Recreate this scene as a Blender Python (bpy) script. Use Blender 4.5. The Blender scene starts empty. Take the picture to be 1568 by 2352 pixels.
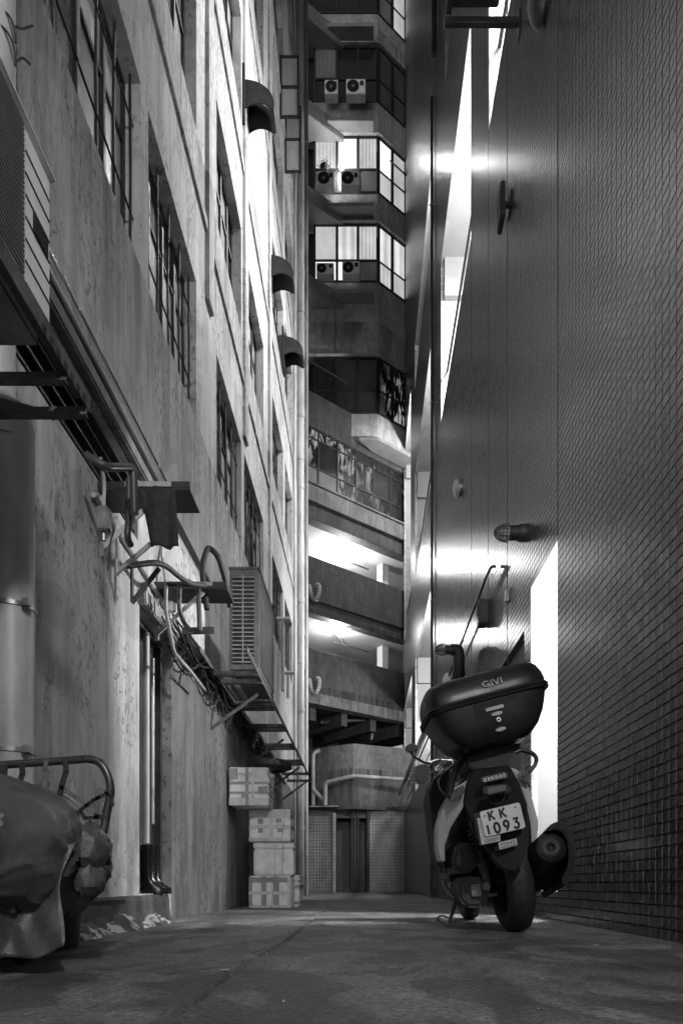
import bpy, bmesh, math, random
from mathutils import Vector, Matrix, noise
random.seed(7)
R = math.radians
C = bpy.context.scene
COL = C.collection

# ------------------------------------------------------------------ camera, world, light, exposure
F, CX, HY, H = 1568.0, 838.0, 2033.0, 0.26      # focal length, vanishing point and eye height of the photograph
cam_d = bpy.data.cameras.new('camera'); cam = bpy.data.objects.new('camera', cam_d); COL.objects.link(cam)
cam.location = (0, 0, H); cam.rotation_euler = (R(90), 0, 0)
cam_d.sensor_fit = 'HORIZONTAL'; cam_d.sensor_width = 24; cam_d.lens = 24
cam_d.shift_x = (784 - CX) / 1568; cam_d.shift_y = (HY - 1176) / 1568
cam_d.clip_start = 0.05; cam_d.clip_end = 500
C.camera = cam
w = bpy.data.worlds.new('World'); C.world = w; w.use_nodes = True
nt = w.node_tree; bg = nt.nodes['Background']
sky = nt.nodes.new('ShaderNodeTexSky'); sky.sky_type = 'NISHITA'; sky.sun_disc = False
sky.sun_elevation = R(4); sky.sun_rotation = R(200)
bw = nt.nodes.new('ShaderNodeRGBToBW')
nt.links.new(sky.outputs[0], bw.inputs[0]); nt.links.new(bw.outputs[0], bg.inputs[0]); bg.inputs[1].default_value = 0.15
vs = C.view_settings; vs.view_transform = 'Standard'; vs.look = 'None'; vs.gamma = 1; vs.exposure = 0; vs.use_curve_mapping = False
C.cycles.use_denoising = True
C.cycles.sample_clamp_indirect = 6
C.cycles.max_bounces = 8

def lamp(name, loc, power, radius=0.15, kind='POINT', size=None, rot=None):
    d = bpy.data.lights.new(name, kind); d.energy = power
    if kind == 'AREA':
        d.shape = 'RECTANGLE'; d.size, d.size_y = size
    else: d.shadow_soft_size = radius
    o = bpy.data.objects.new(name, d); o.location = loc
    if rot: o.rotation_euler = rot
    COL.objects.link(o); return o
# lamps burning inside the tiled building (behind its openings and its lit doorway)
lamp('stair_lamp', (2.4, 7.1, 10.8), 380, .12)
lamp('stair_lamp', (2.35, 7.1, 11.2), 380, kind='AREA', size=(.25, .9), rot=(0, R(14), 0))
lamp('stair_lamp', (2.4, 10.3, 10.9), 380, .12)
lamp('stair_lamp', (2.35, 10.4, 11.2), 620, kind='AREA', size=(.25, 2.6), rot=(0, R(14), 0))
lamp('stair_lamp', (2.3, 14.8, 10.9), 330, .12)
lamp('stair_lamp', (2.5, 14.9, 15.0), 200, .12)
lamp('stair_lamp', (2.3, 14.8, 5.9), 800, .12)
lamp('stair_lamp', (2.4, 21.3, 5.9), 220, .12)
lamp('stair_lamp', (2.4, 21.8, 14.2), 480, .12)
lamp('doorway_lamp', (2.35, 5.30, 2.68), 750, .05)
# lamps of the car park and the bulb at the lit window of the tower
lamp('carpark_lamp', (-0.85, 24.25, 11.72), 420, .16)
lamp('carpark_lamp', (-0.93, 23.35, 8.86), 250, .14)
lamp('window_lamp', (-0.78, 22.75, 24.35), 70, .14)
# street lamps at the open end of the alley, behind the camera
lamp('street_lamp', (1.25, -2.8, 4.2), 840, .2)
lamp('street_lamp', (-0.2, -2.0, 8.0), 60, .25)

def P(x, y, k):                                   # pixel of the photograph + scale (pixels per metre there) -> point
    return Vector(((x - CX) / k, F / k, H + (HY - y) / k))

def K(x, y, d): return P(x, y, F / d)             # the same with a distance in metres

# ------------------------------------------------------------------ materials
MATS = {}
def mat(name, g, rough=.6, metal=0, var=.25, scale=6, bump=.15, spec=.5, stretch=1, coat=0, bscale=None):
    if name in MATS: return MATS[name]
    m = bpy.data.materials.new(name); m.use_nodes = True; n = m.node_tree.nodes; l = m.node_tree.links
    b = n['Principled BSDF']; b.inputs['Roughness'].default_value = rough; b.inputs['Metallic'].default_value = metal
    b.inputs['Specular IOR Level'].default_value = spec; b.inputs['Coat Weight'].default_value = coat
    tc = n.new('ShaderNodeTexCoord'); mp = n.new('ShaderNodeMapping'); l.new(tc.outputs['Object'], mp.inputs[0])
    mp.inputs['Scale'].default_value = (1, 1, 1 / stretch)
    tx = n.new('ShaderNodeTexNoise'); tx.inputs['Scale'].default_value = scale; tx.inputs['Detail'].default_value = 7; tx.inputs['Roughness'].default_value = .62
    l.new(mp.outputs[0], tx.inputs['Vector'])
    mr = n.new('ShaderNodeMapRange'); mr.inputs[1].default_value = .3; mr.inputs[2].default_value = .7
    mr.inputs[3].default_value = g * (1 - var); mr.inputs[4].default_value = g * (1 + var)
    l.new(tx.outputs[0], mr.inputs[0]); l.new(mr.outputs[0], b.inputs['Base Color'])
    if bump:
        t2 = n.new('ShaderNodeTexNoise'); t2.inputs['Scale'].default_value = bscale or scale * 6; t2.inputs['Detail'].default_value = 5
        l.new(mp.outputs[0], t2.inputs['Vector'])
        bp = n.new('ShaderNodeBump'); bp.inputs['Strength'].default_value = bump; bp.inputs['Distance'].default_value = .01
        l.new(t2.outputs[0], bp.inputs['Height']); l.new(bp.outputs[0], b.inputs['Normal'])
        r2 = n.new('ShaderNodeMapRange'); r2.inputs[1].default_value = .3; r2.inputs[2].default_value = .7
        r2.inputs[3].default_value = max(.02, rough - .12); r2.inputs[4].default_value = min(1, rough + .12)
        l.new(tx.outputs[0], r2.inputs[0]); l.new(r2.outputs[0], b.inputs['Roughness'])
    MATS[name] = m; return m

class NB:                                         # small node-building helper
    def __init__(s, name):
        s.m = bpy.data.materials.new(name); s.m.use_nodes = True; s.t = s.m.node_tree; s.b = s.t.nodes['Principled BSDF']
        s.tc = s.t.nodes.new('ShaderNodeTexCoord'); MATS[name] = s.m
    def L(s, a, b): s.t.links.new(a, b)
    def coord(s, sc=(1, 1, 1), loc=(0, 0, 0)):
        mp = s.t.nodes.new('ShaderNodeMapping'); s.L(s.tc.outputs['Object'], mp.inputs[0])
        mp.inputs['Scale'].default_value = sc; mp.inputs['Location'].default_value = loc; return mp.outputs[0]
    def noise(s, co, scale, detail=6, rough=.6, dist=0):
        x = s.t.nodes.new('ShaderNodeTexNoise'); s.L(co, x.inputs['Vector']); x.inputs['Scale'].default_value = scale
        x.inputs['Detail'].default_value = detail; x.inputs['Roughness'].default_value = rough; x.inputs['Distortion'].default_value = dist; return x.outputs[0]
    def rng(s, v, a, b, c, d, smooth=False):
        x = s.t.nodes.new('ShaderNodeMapRange'); s.L(v, x.inputs[0])
        if smooth: x.interpolation_type = 'SMOOTHSTEP'
        for i, q in enumerate((a, b, c, d)): x.inputs[i + 1].default_value = q
        return x.outputs[0]
    def math(s, op, a, b):
        x = s.t.nodes.new('ShaderNodeMath'); x.operation = op
        for i, q in enumerate((a, b)):
            if isinstance(q, (int, float)): x.inputs[i].default_value = q
            else: s.L(q, x.inputs[i])
        return x.outputs[0]
    def mix(s, f, a, b):
        x = s.t.nodes.new('ShaderNodeMix'); x.data_type = 'FLOAT'
        for i, q in zip((0, 2, 3), (f, a, b)):
            if isinstance(q, (int, float)): x.inputs[i].default_value = q
            else: s.L(q, x.inputs[i])
        return x.outputs[0]
    def bump(s, h, strength, dist=.01):
        x = s.t.nodes.new('ShaderNodeBump'); x.inputs['Strength'].default_value = strength; x.inputs['Distance'].default_value = dist
        s.L(h, x.inputs['Height']); s.L(x.outputs[0], s.b.inputs['Normal'])
    def sep(s):
        x = s.t.nodes.new('ShaderNodeSeparateXYZ'); s.L(s.tc.outputs['Object'], x.inputs[0]); return x.outputs

def plaster(name, g, streak=.5, peel=.5):
    q = NB(name); b = q.b
    st = q.noise(q.coord((1, 2.4, .30)), 2.4, 9, .70, .8)          # vertical rain streaks
    st2 = q.noise(q.coord((1, 7, .35)), 2.3, 7, .72, 1.2)
    big = q.noise(q.coord((1, .8, .6), (3, 1, 2)), 1.1, 4, .55)
    v = q.rng(st, .3, .72, g * (1 - streak), g * 1.12)
    v = q.math('MULTIPLY', v, q.rng(st2, .3, .7, .86, 1.1))
    v = q.math('MULTIPLY', v, q.rng(big, .3, .7, .72, 1.15))
    pa = q.noise(q.coord((1, .9, .7), (5, 8, 1)), 1.9, 2, .4, .6); v = q.math('MULTIPLY', v, q.rng(pa, .50, .515, 1.0, .84)); v = q.math('MULTIPLY', v, q.rng(pa, .60, .61, 1.0, 1.22))
    fine = q.noise(q.coord((1, 1.5, .9)), 17, 9, .70, .1)
    area = q.noise(q.coord((1, 1, .5), (9, 4, 0)), 1.6, 3, .5)
    pm = q.math('MULTIPLY', q.rng(fine, .56, .59, 0, 1), q.rng(area, .45, .56, 0, peel))     # flaked paint
    v = q.mix(pm, v, g * .35)
    vo = q.t.nodes.new('ShaderNodeTexVoronoi'); vo.feature = 'DISTANCE_TO_EDGE'; vo.inputs['Scale'].default_value = .9
    wob = q.noise(q.coord((1, 1, 1)), 5, 4)
    cb = q.t.nodes.new('ShaderNodeVectorMath'); cb.operation = 'ADD'; q.L(q.coord((1, 1, .6)), cb.inputs[0])
    cc = q.t.nodes.new('ShaderNodeCombineXYZ'); q.L(wob, cc.inputs[1]); q.L(wob, cc.inputs[2]); q.L(cc.outputs[0], cb.inputs[1]); q.L(cb.outputs[0], vo.inputs['Vector'])
    cr = q.math('MULTIPLY', q.rng(vo.outputs['Distance'], 0, .006, 1, 0), q.rng(area, .40, .46, 1, 0))
    pv = q.t.nodes.new('ShaderNodeTexVoronoi'); pv.inputs['Scale'].default_value = 5.5; q.L(q.coord((1, 1, .75)), pv.inputs['Vector']); pit = q.math('MULTIPLY', q.rng(pv.outputs['Distance'], .05, .09, 1, 0), q.rng(q.noise(q.coord(), 1.3, 2), .47, .5, 0, 1)); v = q.mix(pit, v, g * .22)
    sd = q.math('FRACT', q.math('MULTIPLY', q.math('SUBTRACT', 14.25, q.sep()[2]), .4), 0); dr = q.noise(q.coord((1, 9, .25), (0, 3, 0)), 1.5, 6, .65)
    drip = q.math('MULTIPLY', q.math('MULTIPLY', q.rng(sd, 0, .42, 1, 0), q.rng(q.sep()[2], 2.9, 3.6, 0, 1)), q.rng(dr, .40, .64, 0, .72)); v = q.math('MULTIPLY', v, q.math('SUBTRACT', 1.0, drip))
    v = q.mix(q.math('MULTIPLY', cr, .8), v, g * .3)
    grime = q.rng(q.sep()[2], 0, 1.5, .5, 1)                      # dirt splashed up from the ground
    dn = q.noise(q.coord((1, 3, .7), (2, 7, 0)), 2.5, 6)
    v = q.math('MULTIPLY', v, q.mix(q.rng(dn, .4, .6, 0, 1), 1.0, grime))
    q.L(v, b.inputs['Base Color']); b.inputs['Roughness'].default_value = .75; b.inputs['Specular IOR Level'].default_value = .3
    h = q.math('ADD', q.math('MULTIPLY', fine, .4), q.math('MULTIPLY', q.math('ADD', pm, cr), -1.0))
    h = q.math('ADD', h, q.math('MULTIPLY', q.noise(q.coord(), 45, 4), .25))
    q.bump(h, .7, .012); return q.m
PLASTER = plaster('stained_plaster', .54, .42, 1.0)
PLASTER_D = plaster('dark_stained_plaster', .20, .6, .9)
CONC = plaster('weathered_concrete', .10, .5, .5)
CONC_L = plaster('pale_concrete', .24, .5, .6)

def ground_mat():
    q = NB('worn_concrete_paving'); b = q.b
    big = q.noise(q.coord((1, .6, 1)), 1.3, 5, .6, .4)
    mid = q.noise(q.coord((1, .5, 1), (4, 0, 0)), 7, 7, .68, .3)
    fine = q.noise(q.coord(), 60, 4, .7)
    v = q.rng(big, .34, .66, .11, .24); v = q.math('MULTIPLY', v, q.rng(mid, .32, .68, .35, 1.6)); pt = q.noise(q.coord((1, .7, 1), (7, 2, 0)), 2.6, 3, .5, 1.0); v = q.math('MULTIPLY', v, q.rng(pt, .50, .54, 1.0, .55)); v = q.math('MULTIPLY', v, q.rng(fine, .3, .7, .35, 1.8))
    sp = q.t.nodes.new('ShaderNodeTexVoronoi'); sp.inputs['Scale'].default_value = 26; q.L(q.coord(), sp.inputs['Vector'])
    v = q.mix(q.rng(sp.outputs['Distance'], .03, .09, .4, 0), v, .3)
    q.L(v, b.inputs['Base Color'])
    q.L(q.rng(mid, .35, .65, .40, .75), b.inputs['Roughness'])
    h = q.math('ADD', q.math('MULTIPLY', mid, 1.0), q.math('MULTIPLY', fine, .6)); h = q.math('ADD', h, q.math('MULTIPLY', q.noise(q.coord(), 190, 3, .6), .3)); q.bump(h, 1.0, .045); return q.m
GROUND = ground_mat()

def tile_mat(name, g, rough, wave=0):
    q = NB(name); b = q.b
    geo = q.t.nodes.new('ShaderNodeNewGeometry'); oi = q.t.nodes.new('ShaderNodeObjectInfo')
    r = q.math('FRACT', q.math('ADD', geo.outputs['Random Per Island'], oi.outputs['Random']), 0)
    v = q.rng(r, 0, 1, g * .82, g * 1.2)
    dirt = q.noise(q.coord((1, 3, .5)), 2.4, 6, .6)
    v = q.math('MULTIPLY', v, q.rng(dirt, .3, .7, .88, 1.12))
    low = q.rng(q.sep()[2], .05, .55, .5, 1)
    v = q.math('MULTIPLY', v, q.mix(q.rng(q.noise(q.coord((1, 2, 2)), 6, 5), .35, .6, 1, 0), 1.0, low))
    q.L(v, b.inputs['Base Color'])
    sm = q.noise(q.coord((1, 3, 1)), 9, 5)
    q.L(q.rng(q.math('ADD', q.math('MULTIPLY', sm, .6), q.math('MULTIPLY', r, .4)), .3, .75, rough * .92, rough * 1.2), b.inputs['Roughness'])
    b.inputs['Specular IOR Level'].default_value = .6
    q.bump(q.noise(q.coord((1, 1.3, .6)), 11, 3, .5), .05, .01); return q.m
TILE = tile_mat('glazed_grey_tile', .075, .22)
GROUT = mat('tile_grout', .055, .85, var=.3, scale=8, bump=.2)

def far_tile(name, g, gm, bw_, bh, axis, rough=.24, off=.5, mort=.05, light=False):
    q = NB(name); b = q.b; s = q.sep(); c = q.t.nodes.new('ShaderNodeCombineXYZ')
    q.L(s[1] if axis == 'Y' else s[0], c.inputs[0]); q.L(s[2], c.inputs[1])
    br = q.t.nodes.new('ShaderNodeTexBrick'); q.L(c.outputs[0], br.inputs['Vector']); br.offset = off
    br.inputs['Scale'].default_value = 1; br.inputs['Brick Width'].default_value = bw_; br.inputs['Row Height'].default_value = bh
    br.inputs['Mortar Size'].default_value = bh * mort; br.inputs['Mortar Smooth'].default_value = .2
    br.inputs['Color1'].default_value = (g * .75,) * 3 + (1,); br.inputs['Color2'].default_value = (g * 1.25,) * 3 + (1,); br.inputs['Mortar'].default_value = (gm,) * 3 + (1,)
    d = q.noise(q.coord((2, 2, .6)), 1.6, 5)
    mx = q.t.nodes.new('ShaderNodeMix'); mx.data_type = 'RGBA'; mx.blend_type = 'MULTIPLY'; mx.inputs[0].default_value = 1
    q.L(br.outputs['Color'], mx.inputs[6]); cm = q.t.nodes.new('ShaderNodeCombineColor')
    dd = q.rng(d, .3, .7, .7, 1.2)
    for i in range(3): q.L(dd, cm.inputs[i])
    q.L(cm.outputs[0], mx.inputs[7]); q.L(mx.outputs[2], b.inputs['Base Color'])
    b.inputs['Roughness'].default_value = rough; b.inputs['Specular IOR Level'].default_value = .6
    q.bump(q.math('SUBTRACT', q.noise(q.coord((1, 1.3, .6)), 9, 3, .5), br.outputs['Fac']), .15, .008); return q.m
TILE_FAR = far_tile('glazed_grey_tile_far', .10, .07, .0735, .0555, 'Y', .26, 0)
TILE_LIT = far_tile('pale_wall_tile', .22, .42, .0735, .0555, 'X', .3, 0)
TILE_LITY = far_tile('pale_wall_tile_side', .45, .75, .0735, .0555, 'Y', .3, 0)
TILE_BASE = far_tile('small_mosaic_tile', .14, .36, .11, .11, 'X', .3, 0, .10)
TILE_BASED = far_tile('shaded_mosaic_tile', .03, .08, .11, .11, 'X', .4, 0, .10)  # darkened copy of the base mosaic, the recess shade put into its colour
ROOMP = mat('room_paint', .30, .7, var=.12, scale=1.2, bump=.05)
WHITE = mat('white_paint', .60, .6, var=.06, scale=2, bump=.05)
OFFW = mat('offwhite_paint', .55, .6, var=.2, scale=3, bump=.1)
IRON = mat('dark_iron', .035, .5, .3, .4, 9, .3)
RUST = mat('rusty_steel', .10, .65, .2, .6, 14, .5)
GALV = mat('galvanised_steel', .28, .42, .7, .35, 10, .2)
DARKM = mat('dark_sheet_metal', .05, .45, .4, .4, 5, .15)
BLACK = mat('black_void_paint', .012, .8, var=.3)
RUBBER = mat('black_rubber', .018, .62, var=.3, scale=18, bump=.2)
CPLAST = mat('case_plastic', .014, .36, var=.4, scale=6, bump=.06, bscale=120, spec=.4)
BPLAST = mat('black_plastic', .010, .28, var=.3, scale=5, bump=.05, bscale=140)
GPLAST = mat('satin_dark_plastic', .013, .5, var=.45, scale=8, bump=.12, bscale=160, spec=.25)
SILVER = mat('silver_bodywork', .55, .32, .25, .15, 4, .03, coat=.5)
ALU = mat('cast_aluminium', .16, .45, .7, .35, 12, .3)
CHROME = mat('bright_metal', .6, .2, 1, .1, 6, .03)
PVC = mat('grey_pvc_pipe', .36, .45, 0, .35, 5, .15, stretch=3)
PVCD = mat('dark_painted_pipe', .06, .35, 0, .4, 5, .15, stretch=3)
ACW = mat('cream_enamel', .80, .4, 0, .2, 4, .08)
ACD = mat('dirty_enamel', .11, .5, .1, .5, 7, .3)
FOAM = mat('grubby_foam', .72, .7, 0, .22, 9, .25, spec=.2)
TAPE = mat('packing_tape', .55, .18, 0, .25, 8, .25, coat=.4)
TAPED = mat('brown_packing_tape', .27, .2, 0, .3, 8, .25, coat=.4)
TARP = mat('dark_tarpaulin', .07, .38, 0, .45, 5, .3, bscale=170)
WEB = mat('grey_webbing', .12, .7, 0, .25, 20, .3)
WEBD = mat('black_webbing', .02, .6, 0, .25, 20, .3)
WOOD = mat('weathered_board', .24, .7, 0, .5, 5, .5, stretch=6)
GLASSD = mat('dark_window_glass', .025, .10, 0, .4, 2, .05)
FROST = mat('frosted_glass', .42, .22, 0, .2, 2, .06, stretch=4)
FROSTD = mat('dim_frosted_glass', .12, .2, 0, .4, 2, .06, stretch=4)
PLATE = mat('number_plate_white', .50, .35, 0, .08, 6, .05)
INK = mat('black_ink', .01, .5, 0, .1, 4, 0)
REFL = mat('lamp_lens', .10, .12, 0, .3, 80, .5, bscale=160, coat=1)
PAPER = mat('worn_paper', .42, .6, 0, .2, 30, .1)
TOWERW = plaster('tower_render', .55, .4, .3)
SOFF = mat('tower_soffit', .26, .8, 0, .25, 1.5, .1)
STEEL_L = mat('light_metal_sheet', .35, .4, .3, .2, 6, .1)

def emat(name, g, strength, waves=0, blotch=.3):
    q = NB(name); b = q.b; b.inputs['Base Color'].default_value = (.1, .1, .1, 1); b.inputs['Roughness'].default_value = .4
    v = q.rng(q.noise(q.coord((1, 1, .6)), 1.3, 3), .3, .7, g * (1 - blotch), g)
    if waves:
        wv = q.t.nodes.new('ShaderNodeTexWave'); wv.bands_direction = 'X'; wv.inputs['Scale'].default_value = waves
        wv.inputs['Distortion'].default_value = 1.6; wv.inputs['Detail'].default_value = 3; q.L(q.coord((1, .8, .05)), wv.inputs['Vector'])
        v = q.math('MULTIPLY', v, q.rng(wv.outputs[1], 0, 1, .62, 1))
    q.L(v, b.inputs['Emission Color']); b.inputs['Emission Strength'].default_value = strength; return q.m
E_CURT = emat('lit_curtain', .8, 1.0, 2.6, .45)
E_CURT2 = emat('thin_lit_curtain', .95, 1.05, 1.1, .35)
E_ROOM = emat('lit_room', 1.0, 1.3, 0, .2)
E_FROST = emat('lit_frosted_pane', .75, .8, 0, .35)
E_DIM = emat('dim_curtain', .10, .6, 2.2, .8)
E_HOT = emat('glowing_bulb', 1.0, 30, 0, 0)
q_ = NB('window_painted_reflections'); q_.b.inputs['Base Color'].default_value = (.02, .02, .02, 1); q_.b.inputs['Roughness'].default_value = .1  # reflections are painted as faintly glowing blotches on dark glass
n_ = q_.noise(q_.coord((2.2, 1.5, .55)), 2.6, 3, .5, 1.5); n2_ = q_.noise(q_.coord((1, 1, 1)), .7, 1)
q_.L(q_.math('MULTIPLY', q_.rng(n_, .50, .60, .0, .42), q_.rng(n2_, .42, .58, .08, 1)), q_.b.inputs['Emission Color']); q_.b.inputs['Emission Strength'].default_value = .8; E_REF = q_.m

# ------------------------------------------------------------------ mesh building
WM = {}                                            # world matrix of each parent
class MB:
    def __init__(s): s.v = []; s.f = []; s.mi = []
    def add(s, vs_, fs, m=0):
        o = len(s.v); s.v += [Vector(q) for q in vs_]; s.f += [[i + o for i in f] for f in fs]; s.mi += [m] * len(fs); return s
    def quad(s, a, b, c, d, m=0): return s.add([a, b, c, d], [(0, 1, 2, 3)], m)
    def box(s, x0, x1, y0, y1, z0, z1, m=0, rz=0, c=None):
        p = [(x, y, z) for z in (z0, z1) for y in (y0, y1) for x in (x0, x1)]
        if rz:
            cx, cy = c or ((x0 + x1) / 2, (y0 + y1) / 2); co, si = math.cos(rz), math.sin(rz)
            p = [(cx + (x - cx) * co - (y - cy) * si, cy + (x - cx) * si + (y - cy) * co, z) for x, y, z in p]
        return s.add(p, [(0, 2, 3, 1), (4, 5, 7, 6), (0, 1, 5, 4), (2, 6, 7, 3), (0, 4, 6, 2), (1, 3, 7, 5)], m)
    def bar(s, a, b, w, h, up=(0, 0, 1), m=0):
        a, b = Vector(a), Vector(b); d = (b - a).normalized(); up = Vector(up)
        if abs(d.dot(up)) > .98: up = Vector((0, 1, 0))
        sx = d.cross(up).normalized() * w / 2; u = sx.cross(d).normalized() * h / 2
        return s.add([a - sx - u, a + sx - u, a + sx + u, a - sx + u, b - sx - u, b + sx - u, b + sx + u, b - sx + u],
                     [(0, 3, 2, 1), (4, 5, 6, 7), (0, 1, 5, 4), (1, 2, 6, 5), (2, 3, 7, 6), (3, 0, 4, 7)], m)
    def tube(s, pts, r, n=10, cap=True, m=0, rr=None):
        pts = [Vector(p) for p in pts]; k = len(pts); vs_ = []; prev = None
        for i, p in enumerate(pts):
            d = (pts[min(i + 1, k - 1)] - pts[max(i - 1, 0)]).normalized()
            if prev is None:
                a = Vector((0, 0, 1)) if abs(d.z) < .9 else Vector((1, 0, 0)); nx = d.cross(a).normalized()
            else: nx = (prev - d * prev.dot(d)).normalized()
            prev = nx; ny = d.cross(nx); q = rr[i] if rr else r
            vs_ += [p + (nx * math.cos(2 * math.pi * j / n) + ny * math.sin(2 * math.pi * j / n)) * q for j in range(n)]
        fs = [(i * n + j, i * n + (j + 1) % n, (i + 1) * n + (j + 1) % n, (i + 1) * n + j) for i in range(k - 1) for j in range(n)]
        if cap: fs += [tuple(range(n))[::-1], tuple(range((k - 1) * n, k * n))]
        return s.add(vs_, fs, m)
    def rings(s, rings, cap=True, m=0, closed=False):
        n = len(rings[0]); vs_ = [p for r in rings for p in r]; k = len(rings)
        fs = [(i * n + j, i * n + (j + 1) % n, ((i + 1) % k) * n + (j + 1) % n, ((i + 1) % k) * n + j) for i in range(k if closed else k - 1) for j in range(n)]
        if cap and not closed: fs += [tuple(range(n))[::-1], tuple(range((k - 1) * n, k * n))]
        return s.add(vs_, fs, m)
    def prism(s, outline, off, m=0):
        n = len(outline); off = Vector(off); a = [Vector(p) for p in outline]
        return s.add(a + [p + off for p in a], [tuple(range(n)), tuple(range(2 * n - 1, n - 1, -1))] + [(j, n + j, n + (j + 1) % n, (j + 1) % n) for j in range(n)], m)
    def lathe(s, prof, c, axis='Z', n=24, m=0, a0=0, a1=2 * math.pi):
        c = Vector(c); rs = []; full = abs(a1 - a0 - 2 * math.pi) < 1e-6
        for r, h in prof:
            ring = []
            for j in range(n + (0 if full else 1)):
                a = a0 + (a1 - a0) * j / n; p = (r * math.cos(a), r * math.sin(a))
                ring.append(c + (Vector((p[0], p[1], h)) if axis == 'Z' else Vector((h, p[0], p[1])) if axis == 'X' else Vector((p[0], h, p[1]))))
            rs.append(ring)
        k = len(rs[0]); vs_ = [p for r in rs for p in r]; mx = k if full else k - 1
        return s.add(vs_, [(i * k + j, i * k + (j + 1) % k, (i + 1) * k + (j + 1) % k, (i + 1) * k + j) for i in range(len(rs) - 1) for j in range(mx)], m)
    def build(s, name, mats, parent=None, smooth=False, local=False, bevel=0, seg=2):
        me = bpy.data.meshes.new(name); M = WM.get(parent.name) if parent else None
        vs_ = s.v if (M is None or local) else [M.inverted() @ v for v in s.v]
        me.from_pydata([tuple(v) for v in vs_], [], s.f)
        if not isinstance(mats, (list, tuple)): mats = [mats]
        for q in mats: me.materials.append(q)
        if len(mats) > 1: me.polygons.foreach_set('material_index', s.mi)
        bm = bmesh.new(); bm.from_mesh(me); bmesh.ops.recalc_face_normals(bm, faces=bm.faces)
        if bevel:
            bmesh.ops.remove_doubles(bm, verts=bm.verts, dist=1e-5)
            es = [e for e in bm.edges if len(e.link_faces) == 2 and e.calc_face_angle(0) > .5]
            bmesh.ops.bevel(bm, geom=es, offset=bevel, segments=seg, affect='EDGES', clamp_overlap=True)
        bm.to_mesh(me); bm.free()
        if smooth or bevel:
            me.polygons.foreach_set('use_smooth', [True] * len(me.polygons))
            try: me.set_sharp_from_angle(angle=R(38))
            except Exception: pass
        o = bpy.data.objects.new(name, me); COL.objects.link(o)
        if parent: o.parent = parent; WM[o.name] = M if M is not None else Matrix.Identity(4)
        return o
def tag(o, label=None, cat=None, group=None, kind=None):
    if label: o['label'] = label
    if cat: o['category'] = cat
    if group: o['group'] = group
    if kind: o['kind'] = kind
    return o
def thing(name, loc, label, cat, group=None, mw=None):
    o = bpy.data.objects.new(name, None); COL.objects.link(o); o.empty_display_size = .1
    m = mw if mw is not None else Matrix.Translation(Vector(loc)); o.matrix_world = m; WM[o.name] = m.copy()
    return tag(o, label, cat, group)
def copy_tree(o, parent=None):
    c = o.copy(); COL.objects.link(c)
    if parent: c.parent = parent
    for ch in o.children: copy_tree(ch, c)
    return c
def arc_pts(pts, r=.05, n=5):                      # polyline with rounded corners
    pts = [Vector(p) for p in pts]; out = [pts[0]]
    for i in range(1, len(pts) - 1):
        a, b, c = pts[i - 1], pts[i], pts[i + 1]; q = min(r, (a - b).length * .48, (c - b).length * .48)
        p0 = b + (a - b).normalized() * q; p1 = b + (c - b).normalized() * q
        for j in range(n + 1):
            t = j / n; out.append(p0 * (1 - t) ** 2 + b * 2 * t * (1 - t) + p1 * t * t)
    return out + [pts[-1]]
def wall_x(mb, x, y0, y1, z0, z1, holes, m=0, pick=None):       # wall in a plane of constant X with rectangular holes
    ys = sorted({y0, y1, *[min(max(v, y0), y1) for h in holes for v in h[:2]]}); zs = sorted({z0, z1, *[min(max(v, z0), z1) for h in holes for v in h[2:]]})
    for i in range(len(ys) - 1):
        for j in range(len(zs) - 1):
            cy, cz = (ys[i] + ys[i + 1]) / 2, (zs[j] + zs[j + 1]) / 2
            if any(h[0] < cy < h[1] and h[2] < cz < h[3] for h in holes): continue
            mb.quad((x, ys[i], zs[j]), (x, ys[i + 1], zs[j]), (x, ys[i + 1], zs[j + 1]), (x, ys[i], zs[j + 1]), m)

# ================================================================== GROUND
CR = [P(620, 2352, 1227), P(700, 2280, 950), P(800, 2215, 700), P(868, 2150, 450), P(950, 2095, 238)]
CR = [Vector((-.37, 1.0, 0)), Vector((-.372, 1.5, 0)), Vector((-.39, 1.92, 0)), Vector((-.398, 2.29, 0)), Vector((-.362, 2.6, 0)), Vector((-.362, 3.42, 0)), Vector((-.40, 5.74, 0)), Vector((-.42, 9, 0))]
def segd(p, pl):
    best = 9
    for a, b in zip(pl, pl[1:]):
        ab = b - a; t = max(0, min(1, (p - a).dot(ab) / ab.dot(ab))); best = min(best, (p - a - ab * t).length)
    return best
g = MB(); ny = [0.7 + 9.3 * (i / 430) ** 1.5 for i in range(431)]; nx = sorted([-1.6 + 3.3 * i / 124 for i in range(125)] + [-.43 + .09 * i / 25 for i in range(26)]); nx = sorted(nx + [(a + b) / 2 for a, b in zip(nx, nx[1:]) if b - a > .015]); NXC = len(nx)
def gz(x, y):
    n = noise.fractal(Vector((x * 2.2, y * 1.6, 0)), 1, 2, 5) * .004 + noise.fractal(Vector((x * 15, y * 9, 3)), 1, 2, 3) * .0026 + noise.noise(Vector((x * 42, y * 30, 7))) * .0013
    d = segd(Vector((x + noise.noise(Vector((x * 9, y * 9, 1))) * .02, y, 0)), CR)
    c = -.02 * max(0, 1 - d / .016) + (.006 if x > -.385 else 0) * max(0, 1 - d / .25)
    gut = -.012 * math.exp(-((x - 1.22) / .09) ** 2)
    return n + c + gut
g.v = [Vector((x, y, gz(x, y))) for y in ny for x in nx]
g.f = [(i * NXC + j, i * NXC + j + 1, (i + 1) * NXC + j + 1, (i + 1) * NXC + j) for i in range(430) for j in range(NXC - 1)]; g.mi = [0] * len(g.f)
tag(g.build('alley_floor', GROUND, smooth=True), kind='structure')
g = MB()
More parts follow.
